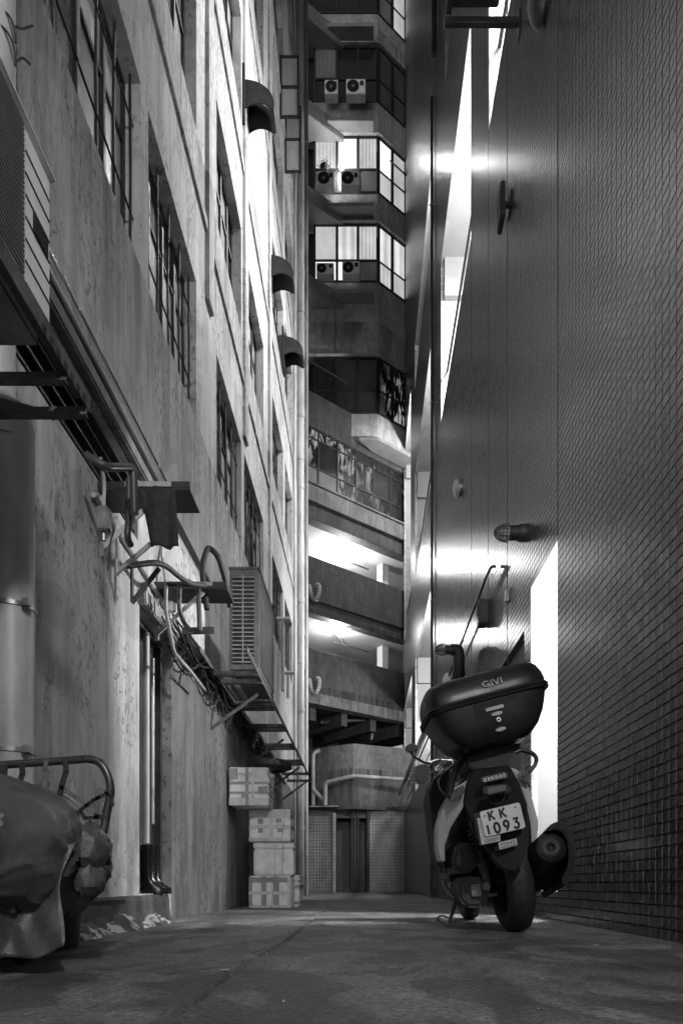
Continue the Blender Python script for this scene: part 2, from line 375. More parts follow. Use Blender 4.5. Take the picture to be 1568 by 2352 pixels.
for a in ((-60, -50, 60, .7), (-60, 10, 60, 90)): g.quad((a[0], a[1], -.006), (a[2], a[1], -.006), (a[2], a[3], -.006), (a[0], a[3], -.006))
g.quad((-60, .7, -.006), (-1.6, .7, -.006), (-1.6, 10, -.006), (-60, 10, -.006)); g.quad((1.7, .7, -.006), (60, .7, -.006), (60, 10, -.006), (1.7, 10, -.006))
tag(g.build('ground', GROUND), kind='structure')
pb = MB()
for i in range(700):
    y = 1.2 + random.random() ** 1.5 * 7; x = random.uniform(-1.3, 1.35); r = random.uniform(.0008, .0028) if random.random() < .96 else random.uniform(.003, .006)
    z = gz(x, y) + r * .3; a = random.random() * 6
    vs_ = [(x + r * math.cos(a + t * 1.26) * random.uniform(.7, 1.3), y + r * math.sin(a + t * 1.26) * random.uniform(.7, 1.3), z - r * .5) for t in range(5)]
    pb.add(vs_ + [(x, y, z + r * .6)], [(0, 1, 5), (1, 2, 5), (2, 3, 5), (3, 4, 5), (4, 0, 5)])
tag(pb.build('grit', mat('pale_grit', .3, .7, var=.6, scale=30, bump=0)), 'loose pale grit and crumbs scattered over the alley floor', 'grit', kind='stuff')
for i, (x, y, a, l, wd, lab) in enumerate([(.98, 2.9, .6, .035, .006, 'pale straw-like scrap on the floor by the tiled wall'), (-.42, 2.05, .1, .03, .012, 'flat pale scrap on the floor left of the crack'), (-.2, 2.35, 1.2, .02, .012, 'small scrap of litter lying at the crack')]):
    m = MB(); c = Vector((x, y, gz(x, y) + .004)); d = Vector((math.cos(a), math.sin(a), 0)); m.bar(c - d * l / 2, c + d * l / 2, wd, .003)
    tag(m.build('litter', PAPER, bevel=.001), lab, 'litter')

random.seed(44)
lb_ = MB()
for i in range(70):
    y = 1.5 + random.random() ** 1.3 * 6; x = random.choice((random.uniform(-1.3, 1.3), random.gauss(1.2, .1), random.gauss(-1.15, .12))); x = max(-1.33, min(1.33, x)); r_ = random.uniform(.004, .014); a = random.random() * 6; z = gz(x, y) + .002
    lb_.add([(x + r_ * math.cos(a + t * 1.57) * (1 if t % 2 else .45), y + r_ * math.sin(a + t * 1.57) * (1 if t % 2 else .45), z + (.003 if t == 1 else 0)) for t in range(4)], [(0, 1, 2, 3)])
tag(lb_.build('leaf_litter', mat('dry_scraps', .2, .7, var=.7, scale=40, bump=0)), 'dry scraps and leaf bits strewn along both edges of the alley floor', 'litter', kind='stuff')

# ================================================================== LEFT: OLD PLASTERED BUILDING
LX = -1.45
LB = thing('plaster_building', (LX - 1, 8, 0), 'tall old plastered building with stained peeling walls along the alley, facing the tiled wall', 'building')
cols = [(2.95, 4.42), (4.57, 5.87), (6.67, 8.0), (8.2, 9.76), (10.7, 12.1), (12.35, 13.6), (14.5, 15.7), (15.9, 16.9)]
holes = []; wins = []
for r_ in range(7):
    z0 = 4.25 + 2.5 * r_
    for c_, (a, b) in enumerate(cols):
        zt = z0 + 1.2
        if r_ == 2 and c_ in (3,): continue
        holes.append((a, b, z0, zt)); wins.append((r_, c_, a, b, z0, zt))
slot = (2.2, 4.36, 2.46, 2.85); door = (4.39, 5.12, .2, 2.06)
wl = MB(); wall_x(wl, LX, -6, 17.1, 0, 26, holes + [slot, door, (5.12, 5.1201, 2.14, 2.1401)])
T = .2
for (a, b, c, d) in holes + [slot, door]:
    wl.quad((LX, a, c), (LX - T, a, c), (LX - T, a, d), (LX, a, d)); wl.quad((LX, b, c), (LX - T, b, c), (LX - T, b, d), (LX, b, d))
    wl.quad((LX, a, c), (LX, b, c), (LX - T, b, c), (LX - T, a, c)); wl.quad((LX, a, d), (LX, b, d), (LX - T, b, d), (LX - T, a, d))
wl.quad((LX, 17.1, 0), (-12, 17.1, 0), (-12, 17.1, 26), (LX, 17.1, 26)); wl.quad((LX, -6, 0), (-12, -6, 0), (-12, -6, 26), (LX, -6, 26))
wl.quad((LX, -6, 26), (LX, 17.1, 26), (-12, 17.1, 26), (-12, -6, 26))
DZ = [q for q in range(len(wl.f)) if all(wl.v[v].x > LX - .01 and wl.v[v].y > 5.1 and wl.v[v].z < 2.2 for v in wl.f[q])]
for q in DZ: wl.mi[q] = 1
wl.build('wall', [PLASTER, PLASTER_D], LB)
# plinth with broken edge
pl = MB()
def plinth(y0, y1, x, z1, n, ap=1.0):
    rs = []
    for i in range(n + 1):
        y = y0 + (y1 - y0) * i / n; q = noise.noise(Vector((y * 6, 1, 2))) * .012; b = noise.noise(Vector((y * 9, 4, 2))) * .03
        rs.append([Vector((LX - .02, y, z1 + .002)), Vector((x + q, y, z1 + q * .4)), Vector((x + .01 + q, y, z1 - .03)), Vector((x + .012 + q, y, .09)), Vector((x + .012 + (.038 + b) * ap, y, .05 + b * .3)), Vector((x + .014 + (.086 + b) * ap, y, -.01)), Vector((LX - .02, y, -.01))])
    pl.rings(rs)
plinth(1.0, 4.86, -1.405, .19, 120, .3); pl.build('plinth', CONC, LB)
sp_ = MB(); rr = []
for i in range(190):
    y = 2.7 + i * .0112; hgt = max(.012, .075 + .07 * noise.fractal(Vector((y * 3.2, 2, 8)), 1, 2, 3)) * min(1, (4.83 - y) * 3 + .05)
    for u in range(9):
        q = u / 8; nn = noise.fractal(Vector((y * 22, q * 4, 5)), 1, 2, 3) * .009
        rr.append((-1.395 + (.05 + hgt * .55) * q + nn, y, max(-.01, hgt * (1 - q ** 1.4) + nn * .8 - .004)))
sp_.add(rr, [(a * 9 + c, a * 9 + c + 1, (a + 1) * 9 + c + 1, (a + 1) * 9 + c) for a in range(189) for c in range(8)])
q_ = NB('crumbling_mortar'); fn = q_.noise(q_.coord((1, .8, 1)), 9, 7, .68, .4); q_.L(q_.mix(q_.rng(fn, .50, .54, 0, 1), .07, .45), q_.b.inputs['Base Color']); q_.b.inputs['Roughness'].default_value = .85; q_.bump(q_.noise(q_.coord(), 50, 6, .7), 1.0, .012)
sp_.build('crumbling_mortar', q_.m, LB, smooth=True)

# plaster ridges, ledges
for z, y0, y1, d_ in ((3.92, 1, 4.3, .0), (6.2, 1, 17, .012), (8.7, 1, 17, .012), (11.2, 1, 17, .012), (13.7, 1, 17, .012)):
    if d_: m = MB(); m.box(LX - .01, LX + d_ + .012, y0, y1, z, z + .10); m.build('floor_band', PLASTER, LB, bevel=.006, seg=1)
for y0, z0, z1 in ((6.2, 5.6, 26), (8.1, 5.6, 26), (10.2, 3, 26), (14.0, 3, 26)):
    m = MB(); m.box(LX - .01, LX + .035, y0, y0 + .22, z0, z1); m.build('pilaster_strip', PLASTER, LB, bevel=.008, seg=1)
# windows
def left_window(r_, c_, a, b, z0, z1):
    xg = LX - .12; f = MB(); w_ = .035
    for q in ((a, a + w_), (b - w_, b)): f.box(xg - .02, xg + .02, q[0], q[1], z0, z1)
    for q in ((z0, z0 + w_), (z1 - w_, z1)): f.box(xg - .021, xg + .021, a, b, q[0], q[1])
    near = (b < 10 and r_ < 2)
    n = 4 if (b - a) > 1.25 else 3; zt = z0 + .8
    for i in range(1, n):
        y = a + (b - a) * i / n; f.box(xg - .018, xg + .026, y - .02, y + .02, z0 + w_, z1 - w_)
    f.box(xg - .019, xg + .019, a + w_, b - w_, zt - .018, zt + .018)
    W = f.build('window', IRON, LB, bevel=.003 if near else 0, seg=1)
    for i in range(n):
        ya, yb = a + (b - a) * i / n, a + (b - a) * (i + 1) / n
        for (p0, p1) in ((z0, zt), (zt, z1)):
            rv = random.random(); m_ = FROST if rv < .55 else (FROSTD if rv < .8 else GLASSD)
            p = MB(); o = random.uniform(-.004, .004)
            p.quad((xg + o, ya + .02, p0 + .02), (xg - o, yb - .02, p0 + .02), (xg - o, yb - .02, p1 - .02), (xg + o, ya + .02, p1 - .02)); p.build('pane', m_, W)
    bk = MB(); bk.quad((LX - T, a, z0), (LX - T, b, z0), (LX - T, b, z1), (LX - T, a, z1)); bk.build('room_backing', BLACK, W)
    if r_ == 0:
        gr = MB(); k = max(3, int((b - a) / .28))
        for i in range(k + 1):
            y = a + .06 + (b - a - .12) * i / k; gr.tube([(LX - .05, y, z0 + .01), (LX - .05 + random.uniform(-.01, .01), y, (z0 + z1) / 2), (LX - .05, y, z1 - .01)], .009, 6)
        for z in (z0 + .3, z0 + .9): gr.tube([(LX - .045, a + .02, z), (LX - .045, b - .02, z)], .007, 6)
        gr.build('security_bar', IRON, W)
for q in wins: left_window(*q)
# an open casement, high up and far along
W = MB(); y0 = 11.9; zc = 13.0
def casement(y, z0, z1, x0, x1):
    f = MB(); f.box(x0, x1, y - .015, y + .015, z0, z0 + .035); f.box(x0, x1, y - .015, y + .015, z1 - .035, z1); f.box(x0, x0 + .03, y - .016, y + .016, z0, z1); f.box(x1 - .03, x1, y - .016, y + .016, z0, z1)
    f.box(x0, x1, y - .014, y + .014, (z0 + z1) / 2 - .015, (z0 + z1) / 2 + .015)
    s = f.build('open_casement', IRON, LB)
    for a, b in ((z0, (z0 + z1) / 2), ((z0 + z1) / 2, z1)):
        p = MB(); p.quad((x0 + .03, y, a + .035), (x1 - .03, y, a + .035), (x1 - .03, y, b - .035), (x0 + .03, y, b - .035)); p.build('pane', FROST, s)
casement(11.6, 13.3, 14.35, LX + .01, LX + .33); casement(12.3, 13.1, 14.3, LX + .01, LX + .30); casement(10.1, 13.95, 14.95, LX + .01, LX + .12)
# door in the plaster wall
D = MB(); D.box(LX - .17, LX - .13, door[0] + .03, door[1] - .03, door[2] + .02, door[3] - .03); d_o = D.build('door', DARKM, LB, bevel=.004)
D = MB(); D.box(LX - .12, LX - .07, 4.392, 4.43, .2, 2.06); D.box(LX - .12, LX - .07, 5.08, 5.118, .2, 2.06); D.box(LX - .119, LX - .071, 4.43, 5.08, 2.02, 2.058); D.build('frame', DARKM, d_o)
D = MB(); D.tube([(LX - .09, 4.95, .7), (LX - .09, 4.95, 1.9)], .014, 8); D.build('handle', GALV, d_o)
# louvred slot above
s_ = MB(); s_.quad((LX - T, slot[0], slot[2]), (LX - T, slot[1], slot[2]), (LX - T, slot[1], slot[3]), (LX - T, slot[0], slot[3])); lv = s_.build('louvre_vent', BLACK, LB)
for i in range(4):
    m = MB(); z = slot[2] + .05 + i * .095; m.add([(LX - .02, slot[0], z), (LX - .02, slot[1], z), (LX - .10, slot[1], z + .05), (LX - .10, slot[0], z + .05), (LX - .02, slot[0], z + .012), (LX - .02, slot[1], z + .012), (LX - .10, slot[1], z + .062), (LX - .10, slot[0], z + .062)], [(0, 1, 2, 3), (7, 6, 5, 4), (0, 4, 5, 1), (2, 6, 7, 3)]); m.build('slat', DARKM, lv)
m = MB(); m.box(LX, LX + .06, 2.0, 4.5, 2.85, 2.93); m.build('lintel', PLASTER_D, LB, bevel=.01)
m = MB(); m.box(LX, LX + .05, 4.36, 5.16, 2.062, 2.16); m.build('lintel', PLASTER, LB, bevel=.008)

# conduits along the wall
def pipe_thing(name, pts, r, m_, label, cat='pipe', socks=(), clips=(), group=None, round_=.08, n=12):
    t = thing(name, pts[0], label, cat, group); pp = arc_pts(pts, round_) if len(pts) > 2 else [Vector(p) for p in pts]
    MB().tube(pp, r, n).build('tube', m_, t, smooth=True)
    for z in socks:
        i = 0
        while i < len(pp) - 2 and not (min(pp[i].z, pp[i + 1].z) <= z <= max(pp[i].z, pp[i + 1].z)): i += 1
        q = pp[i]; MB().tube([(q.x, q.y, z), (q.x, q.y, z + .12)], r * 1.13, n).build('socket', m_, t, smooth=True)
    for z in clips:
        q = pp[0]; k = MB(); k.tube([(q.x, q.y, z), (q.x, q.y, z + .022)], r * 1.09, n); k.bar((q.x - r, q.y, z + .011), (q.x - r * 1.9, q.y, z + .011), .02, .02); k.build('clamp', GALV, t)
    return t
pipe_thing('conduit', [(LX + .02, 2.1, 3.12), (LX + .02, 4.9, 3.16)], .009, CHROME, 'thin bright conduit running along the plaster wall above the louvred slot', 'conduit')
pipe_thing('conduit', [(LX + .025, 2.0, 3.0), (LX + .025, 6.4, 3.02)], .022, DARKM, 'dark thicker conduit running just below the thin bright one', 'conduit')
pipe_thing('conduit', [(LX + .02, 3.6, 2.32), (LX + .02, 4.3, 2.30), (LX + .02, 5.3, 2.22), (LX + .02, 12.4, 2.10)], .016, PVC, 'pale conduit following the underside of the cable tray', 'conduit')
# big downpipe at the very left
t = thing('downpipe', (-1.355, 2.62, 0), 'thick pale downpipe at the left edge with metal clamps, beside the covered cart', 'pipe')
MB().tube([(-1.355, 2.62, 0), (-1.355, 2.62, 2.02)], .082, 20).build('tube', PVC, t, smooth=True)
MB().tube([(-1.375, 2.62, 1.95), (-1.375, 2.62, 2.08)], .095, 20).build('socket', PVC, t, smooth=True)
MB().tube([(-1.40, 2.62, 2.08), (-1.40, 2.62, 9)], .055, 18).build('tube', PVC, t, smooth=True)
for z in (.50, .76, 1.31):
    m = MB(); m.tube([(-1.355, 2.62, z), (-1.355, 2.62, z + .018)], .087, 20); m.box(-1.28, -1.255, 2.545, 2.57, z - .004, z + .022); m.build('clamp', GALV, t, smooth=True)
t = pipe_thing('downpipe', [(-1.36, 14.4, 0), (-1.36, 14.4, 26)], .082, PVC, 'tall grey downpipe with sockets near the far corner of the plaster building', 'pipe', (1.4, 3.9, 6.2, 8.6, 10.1, 13.1, 17), (2.6, 4.9, 9.2, 12.3, 15.5))
pipe_thing('downpipe', [(-1.41, 13.7, 0), (-1.41, 13.7, 26)], .028, PVC, 'slim pipe running up the plaster wall beside the tall grey downpipe', 'pipe', (3, 6), ())
pipe_thing('downpipe', [(-1.41, 16.5, 0), (-1.41, 16.5, 26)], .04, PVC, 'farthest slim pipe at the outer corner of the plaster building', 'pipe')
pipe_thing('downpipe', [(-1.53, 4.78, .55), (-1.53, 4.78, 2.02)], .022, PVC, 'narrow pale pipe standing inside the recessed door opening', 'pipe')
for (y, zt, zb, lab) in ((11.4, 4.7, 3.5, 'tall T-topped pale pipe stub above the ladder rack'), (12.2, 4.05, 3.6, 'short T-topped pale pipe stub beyond the taller one')):
    t = thing('vent_stub', (LX + .08, y, zb), lab, 'pipe'); m = MB(); m.tube([(LX + .08, y, zb), (LX + .08, y, zt)], .032, 10); m.build('stem', PVC, t, smooth=True)
    MB().tube([(LX - .02, y, zt), (LX + .2, y, zt)], .036, 10).build('tee', PVC, t, smooth=True)

for pts, lab in (([K(-10, 20, 2.6), K(22, 30, 2.58), K(34, 70, 2.57), K(36, 98, 2.57)], 'loose black wire end curling off the slim upper downpipe at top left'), ([K(-5, 50, 2.58), K(20, 75, 2.57), K(34, 110, 2.57), K(36, 150, 2.57)], 'second black wire sagging across the upper downpipe at top left'), ([K(36, 60, 2.57), K(50, 66, 2.6), K(75, 58, 2.62)], 'stiff short wire end sticking out beside the upper downpipe'), ([K(36, 142, 2.57), K(52, 130, 2.6), K(70, 148, 2.62)], 'bent short wire end below the stiff one at top left')):
    pipe_thing('cable', pts, .004, RUBBER, lab, 'cable', round_=.05, n=6)
# curved exhaust hoods
t0 = thing('exhaust_hood', (LX, 8.15, 9.55), 'dark curved metal exhaust hood, nearest and largest of three on the plaster wall', 'hood', 'curved hoods high on the plaster wall')
def hood():
    n = 14; wd = .2; zb_ = 9.5; dp, ht = .37, .33
    pr = [(LX + dp * math.sin(math.pi / 2 * i / n) ** 1.1, zb_ + ht * math.cos(math.pi / 2 * i / n) ** .8) for i in range(n + 1)]
    ya_, yb_ = 8.12 - .02, 8.12 + wd
    ra = [Vector((x, ya_, z)) for x, z in pr] + [Vector((LX + dp + .005, ya_, zb_ - .07))]; rb = [p + Vector((0, wd, 0)) for p in ra]
    k = len(ra); m = MB(); m.add(ra + rb, [(i, i + 1, k + i + 1, k + i) for i in range(k - 1)]); sk = m.build('shell', [IRON], t0, smooth=True)
    so = sk.modifiers.new('thickness', 'SOLIDIFY'); so.thickness = .012
    arc_ = [(LX + dp * (1 - i / 10), zb_ - .04 + .09 * math.sin(math.pi * i / 10)) for i in range(1, 10)]
    for y in (ya_, yb_):
        dr = .0 if y == ya_ else .06; m = MB(); m.prism([(x, y, z) for x, z in pr] + [(LX + dp, y, zb_ - .06)] + [(x, y, z - dr) for x, z in arc_] + [(LX, y, zb_ - .04 - dr * 1.3)], (0, .01, 0)); m.build('cheek', IRON if y == ya_ else BLACK, t0)  # far cheek coloured black to stand for the shade inside the hood
    m = MB(); m.box(LX + .001, LX + .03, ya_ - .04, yb_ + .02, zb_ - .22, zb_ + ht + .15); m.build('back_plate', BLACK, t0)  # black plate paints in the hood's inner shade
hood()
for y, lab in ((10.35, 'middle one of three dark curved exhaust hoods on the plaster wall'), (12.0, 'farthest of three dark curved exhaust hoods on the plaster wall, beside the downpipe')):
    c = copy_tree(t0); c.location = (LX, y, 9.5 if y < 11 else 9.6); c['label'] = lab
for (y, z, l) in ((6.9, 3.4, .0),): pass

# ------------------------------------------------ air conditioners and their brackets (left)
t = thing('air_conditioner', (-1.16, 1.6, 1.87), 'big pale air conditioner with dark finned side on the rack at top left', 'air conditioner')
x1 = -.925; yb = 2.01
m = MB(); m.box(-1.30, x1, .9, yb, 1.865, 2.33); m.build('casing', ACW, t, bevel=.008)
for i in range(34):
    pass
fm = MB()
for i in range(30):
    z = 1.885 + i * .0142; fm.box(x1 + .004, x1 + .013, .95, 1.83, z, z + .0062)
tag(fm.build('fin', GALV, t), kind=None)
m = MB(); m.box(x1 + .0005, x1 + .004, .94, 1.84, 1.875, 2.322); m.build('coil_backing', BLACK, t)
for i in range(7):
    z = 1.90 + i * .06; m = MB(); m.box(x1 - .002, x1 + .0025, 1.86, 2.0, z, z + .005); m.build('groove', IRON, t)
m = MB(); m.box(x1 - .001, x1 + .006, 1.90, 1.985, 2.08, 2.14); m.build('handle_recess', BLACK, t, bevel=.002)
m = MB(); m.box(-1.31, x1 + .012, .89, yb + .008, 2.332, 2.345); m.build('top_cover', ACW, t, bevel=.004)
t = thing('steel_rack', (-1.2, 1.5, 1.7), 'heavy angle-iron rack carrying the big air conditioner at top left', 'bracket')
for y in (2.06, 2.21):
    m = MB(); m.box(LX, -.90, y - .014, y + .014, 1.775, 1.785); m.box(LX, -.90, y - .002, y + .004, 1.786, 1.81) ; m.build('cross_bar', RUST, t, bevel=.002, seg=1)
m = MB(); m.box(-.905, -.898, .9, 2.235, 1.805, 1.86); m.box(-.95, -.906, .9, 2.235, 1.853, 1.86); m.build('rail', RUST, t, bevel=.0015, seg=1)
for i in range(7):
    m = MB(); y = 1.9 + i * .045; m.box(-.897, -.895, y, y + .02, 1.80, 1.825); m.build('slot_hole', BLACK, t)
m = MB(); m.box(LX, -1.40, .9, 2.235, 1.78, 1.786); m.build('rail', RUST, t)
m = MB(); m.box(-1.40, -.96, .9, 2.0, 1.842, 1.85); m.build('tray', WOOD, t)
m = MB(); m.bar((-1.24, 2.08, 1.77), (-1.00, 2.2, 1.77), .035, .006); m.build('brace', RUST, t)
m = MB(); m.tube(arc_pts([(-1.30, 2.25, 1.80), (-1.30, 2.27, 1.7), (-1.34, 2.3, 1.62), (-1.44, 2.35, 1.6)], .05), .012, 8); m.build('drain_hose', RUBBER, t, smooth=True)
# second air conditioner
t = thing('air_conditioner', (-1.08, 6.1, 2.2), 'tall air conditioner with louvred end grille at the head of the ladder rack', 'air conditioner')
xa, xb, ya, yb2, za, zb = -1.215, -.95, 6.12, 7.1, 2.19, 3.09
m = MB(); m.box(xa, xb, ya, yb2, za, zb); m.build('casing', ACD, t, bevel=.006)
m = MB(); m.box(xa + .03, xb - .045, ya - .004, ya - .0005, za + .05, zb - .06); m.build('grille_backing', BLACK, t)
for i in range(21):
    z = za + .06 + i * .038; m = MB(); m.box(xa + .026, xb - .04, ya - .016, ya - .004, z, z + .010); m.build('slat', GALV, t)
m = MB(); m.box((xa + xb) / 2 - .015, (xa + xb) / 2 - .003, ya - .019, ya - .0165, za + .05, zb - .06); m.build('stiffener', GALV, t)
m = MB(); m.box(xa - .006, xb + .006, ya - .01, yb2 + .006, zb + .0005, zb + .022); m.build('top_cover', ACD, t, bevel=.005)
m = MB()
for i in range(40): z = za + .05 + i * .02; m.box(xb + .002, xb + .012, ya + .06, yb2 - .05, z, z + .008)
m.build('fin', GALV, t)
# third: flat panel units further along
t = thing('air_conditioner', (-1.15, 8.0, 2.2), 'narrow air conditioner standing behind the louvred one on the ladder rack', 'air conditioner')
m = MB(); m.box(-1.42, -1.15, 7.4, 8.2, 2.4, 3.0); m.build('casing', ACW, t, bevel=.01)
m = MB(); m.box(-1.147, -1.14, 7.46, 8.14, 2.45, 2.95); m.build('grille', IRON, t)
for i in range(10): m = MB(); m.box(-1.139, -1.13, 7.46, 8.14, 2.47 + i * .045, 2.485 + i * .045); m.build('slat', GALV, t)
# ladder rack
t = thing('ladder_rack', (-1.2, 6, 2.1), 'long rusty ladder-like rack of angle iron under the louvred air conditioner', 'rack')
for x in (-.95, -1.33):
    m = MB(); m.bar((x, 5.5, 2.16), (x, 11.9, 2.10), .012, .05); m.build('rail', RUST, t, bevel=.004, seg=1)
for y in (6.05, 6.28, 7.0, 7.2, 7.95, 8.15, 9.0, 9.2, 10.1, 10.35, 11.2, 11.9):
    z = 2.16 - .06 * (y - 5.5) / 6.4; m = MB(); m.box(-1.36, -.94, y - .022, y + .022, z - .045, z - .039); m.box(-1.36, -.942, y - .022, y - .016, z - .038, z - .005); m.build('rung', RUST, t)
for y in (6.4, 8.4, 10.4, 11.8):
    m = MB(); m.bar((LX, y, 1.72), (-1.0, y, 2.05), .03, .01, up=(0, 1, 0)); m.build('brace', RUST, t)
# cable tray and cables
t = thing('cable_tray', (LX, 4.4, 2.2), 'dark cable tray fixed along the plaster wall below the ladder rack', 'tray')
m = MB(); m.box(LX, LX + .09, 5.2, 8.6, 2.15, 2.16); m.box(LX + .082, LX + .09, 5.2, 8.6, 2.161, 2.22); m.build('channel', DARKM, t)
cb = MB(); random.seed(11)
for i in range(26):
    y = 4.6 + random.random() * .6; x = LX + random.uniform(.01, .12); pts = []; z0 = 2.12 + random.uniform(-.05, .08); amp = random.uniform(.02, .16); ph = random.random() * 6; L_ = random.uniform(3, 6.8)
    for j in range(40):
        q = j / 39; pts.append((x + .02 * math.sin(q * 9 + ph), y + q * L_, z0 - .03 * q - amp * abs(math.sin(q * math.pi * random.choice((1,)) * 4 + ph)) ** 2 * (1 if q < .8 else .4) + random.uniform(-.004, .004)))
    cb.tube(pts, random.uniform(.003, .009), 5)
for i in range(10):
    y = random.uniform(4.8, 7.4); z = 2.08; pts = [(LX + random.uniform(.02, .12), y + .04 * j * random.uniform(.5, 1.4), z - .05 * math.sin(j / 9 * math.pi) * random.uniform(2, 6)) for j in range(10)]; cb.tube(pts, .004, 5)
tag(cb.build('cable_tangle', RUBBER, smooth=True), 'tangle of black cables sagging below the cable tray on the plaster wall', 'cables', kind='stuff')

# trays, ducts and pipe clusters
def bracket_group(yn, yf, z, label, scale=1):
    t = thing('pipe_bracket', (LX, yn, z), label, 'bracket')
    m = MB(); m.box(LX, -.95, yn, yf, z, z + .012); m.box(LX, -.95, yn, yn + .008, z + .0125, z + .05); m.build('shelf', DARKM, t, bevel=.002, seg=1)
    m = MB(); m.box(-1.30, -1.05, yn - .006, yn - .0005, z + .018, z + .045); m.build('label_strip', PAPER, t)
    m = MB(); m.bar((LX, yn + .04, z - .30), (-1.12, yn + .04, z - .005), .03, .008, up=(0, 1, 0)); m.bar((LX + .005, yn + .04, z - .34), (LX + .005, yn + .04, z - .005), .03, .01, up=(0, 1, 0)); m.build('brace', OFFW, t)
    return t
bracket_group(3.70, 3.93, 2.40, 'nearest dark sheet-metal shelf sticking out of the plaster wall among pipes')
bracket_group(4.70, 4.95, 2.30, 'farther dark sheet-metal shelf sticking out just before the louvred air conditioner')
pipe_thing('insulated_pipe', [K(198, 1045, 3.3), K(240, 1073, 3.3), K(306, 1073, 3.5), K(309, 1180, 3.5)], 0.0203, PVCD, 'thick dark insulated pipe bending down in front of the nearest shelf', round_=.05)
pipe_thing('insulated_pipe', [K(296, 1100, 3.7), K(296, 1200, 3.7), K(292, 1235, 3.7), K(300, 1252, 3.75)], 0.0187, PVCD, 'dark insulated pipe ending in a hook beneath the nearest shelf', round_=.04)
pipe_thing('insulated_pipe', [K(230, 1050, 3.3), K(240, 1110, 3.35), K(238, 1165, 3.35)], 0.0094, PVC, 'thin pale taped pipe dropping into the wall junction box', round_=.03)
pipe_thing('insulated_pipe', [K(475, 1400, 4.8), K(462, 1300, 4.8), K(478, 1255, 4.9), K(500, 1275, 4.9), K(520, 1340, 5.0), K(528, 1395, 5.1)], 0.0203, RUBBER, 'black insulated hose arching above the wall before the louvred air conditioner', round_=.14)
pipe_thing('insulated_pipe', [K(380, 1342, 4.5), K(455, 1342, 4.6), K(457, 1400, 4.6), K(459, 1450, 4.6)], 0.0172, PVCD, 'dark pipe bending down under the farther shelf', round_=.05)
pipe_thing('insulated_pipe', [K(412, 1345, 4.5), K(411, 1400, 4.5), K(424, 1435, 4.6), K(440, 1450, 4.6)], 0.0156, PVCD, 'dark pipe curling below the farther shelf beside the straighter one', round_=.04)
pipe_thing('insulated_pipe', [K(290, 1300, 3.9), K(370, 1290, 4.1), K(430, 1340, 4.4), K(470, 1345, 4.6)], 0.0172, RUBBER, 'black hose sagging between the two metal shelves', round_=.1)
pipe_thing('conduit', [K(382, 1345, 4.45), K(380, 1400, 4.45), K(390, 1450, 4.45), K(400, 1500, 4.6), K(440, 1545, 5.1), K(470, 1585, 5.6)], .012, PVC, 'pale conduit leaving the small junction box and following the wall', 'conduit', round_=.05)
def jbox(c, w_, d_, h_, label, m_=OFFW):
    t = thing('junction_box', c, label, 'junction box'); c = Vector(c); m = MB(); m.box(c.x - d_ / 2, c.x + d_ / 2, c.y - w_ / 2, c.y + w_ / 2, c.z - h_ / 2, c.z + h_ / 2); m.build('housing', m_, t, bevel=.006)
    m = MB(); m.box(c.x + d_ / 2 + .0005, c.x + d_ / 2 + .008, c.y - w_ / 2 + .006, c.y + w_ / 2 - .006, c.z - h_ / 2 + .006, c.z + h_ / 2 - .006); m.build('cover', m_, t, bevel=.004)
    m = MB(); m.tube([(c.x, c.y, c.z - h_ / 2 - .04), (c.x, c.y, c.z - h_ / 2)], .01, 8); m.build('gland', m_, t, smooth=True)
jbox(K(238, 1195, 3.35), .06, .05, .12, 'grey junction box on the plaster wall left of the nearest shelf', GALV)
jbox(K(391, 1395, 4.5), .05, .05, .07, 'small pale junction box under the farther shelf')
pipe_thing('cable', [K(262, 1215, 3.4), K(250, 1260, 3.4), K(248, 1310, 3.4)], .004, RUBBER, 'short black cable dangling from the grey junction box', 'cable', round_=.04, n=6)
t = thing('rag', K(355, 1250, 3.75), 'dark ragged sheet of matting hanging from the nearest shelf', 'sheet')
m = MB(); n_ = 14; rs = []
for i in range(n_ + 1):
    q = i / n_; row = []
    for j in range(9):
        u = j / 8; px = 318 + 80 * u + 14 * q + (1 - u) * 14 * q; py = 1120 + 135 * q + 14 * noise.noise(Vector((u * 4, 3, 1))) * q
        p = K(px, py, 3.68); p.y += .02 * math.sin(u * 9 + q * 3); row.append(p)
    rs += row
m.add(rs, [(i * 9 + j, i * 9 + j + 1, (i + 1) * 9 + j + 1, (i + 1) * 9 + j) for i in range(n_) for j in range(8)])
mo = m.build('cloth', mat('matting', .045, .9, var=.5, scale=30, bump=.8), t, smooth=True); so = mo.modifiers.new('thickness', 'SOLIDIFY'); so.thickness = .01
# brackets of angle iron, two pieces
def angle(pts, wd, label, m_=OFFW):
    t = thing('wall_bracket', pts[0], label, 'bracket')
    for a, b in zip(pts, pts[1:]): m = MB(); m.bar(a, b, .012, wd, up=(0, 0, 1)); m.build('arm', m_, t, bevel=.002, seg=1)
angle([K(268, 1190, 3.9), K(270, 1320, 3.9)], .03, 'upright pale paint-splashed bracket arm on the plaster wall', OFFW)
angle([K(272, 1312, 3.9), K(345, 1250, 3.75)], .03, 'diagonal pale bracket strut under the dark hanging sheet', OFFW)
angle([K(303, 1290, 4.0), K(303, 1385, 4.0), K(366, 1305, 3.95)], .03, 'rusty angle-iron bracket with diagonal arm above the recessed door', RUST)
angle([K(418, 1450, 4.85), K(492, 1448, 4.85)], .05, 'short horizontal steel shelf bar below the two hooked pipes', RUST)

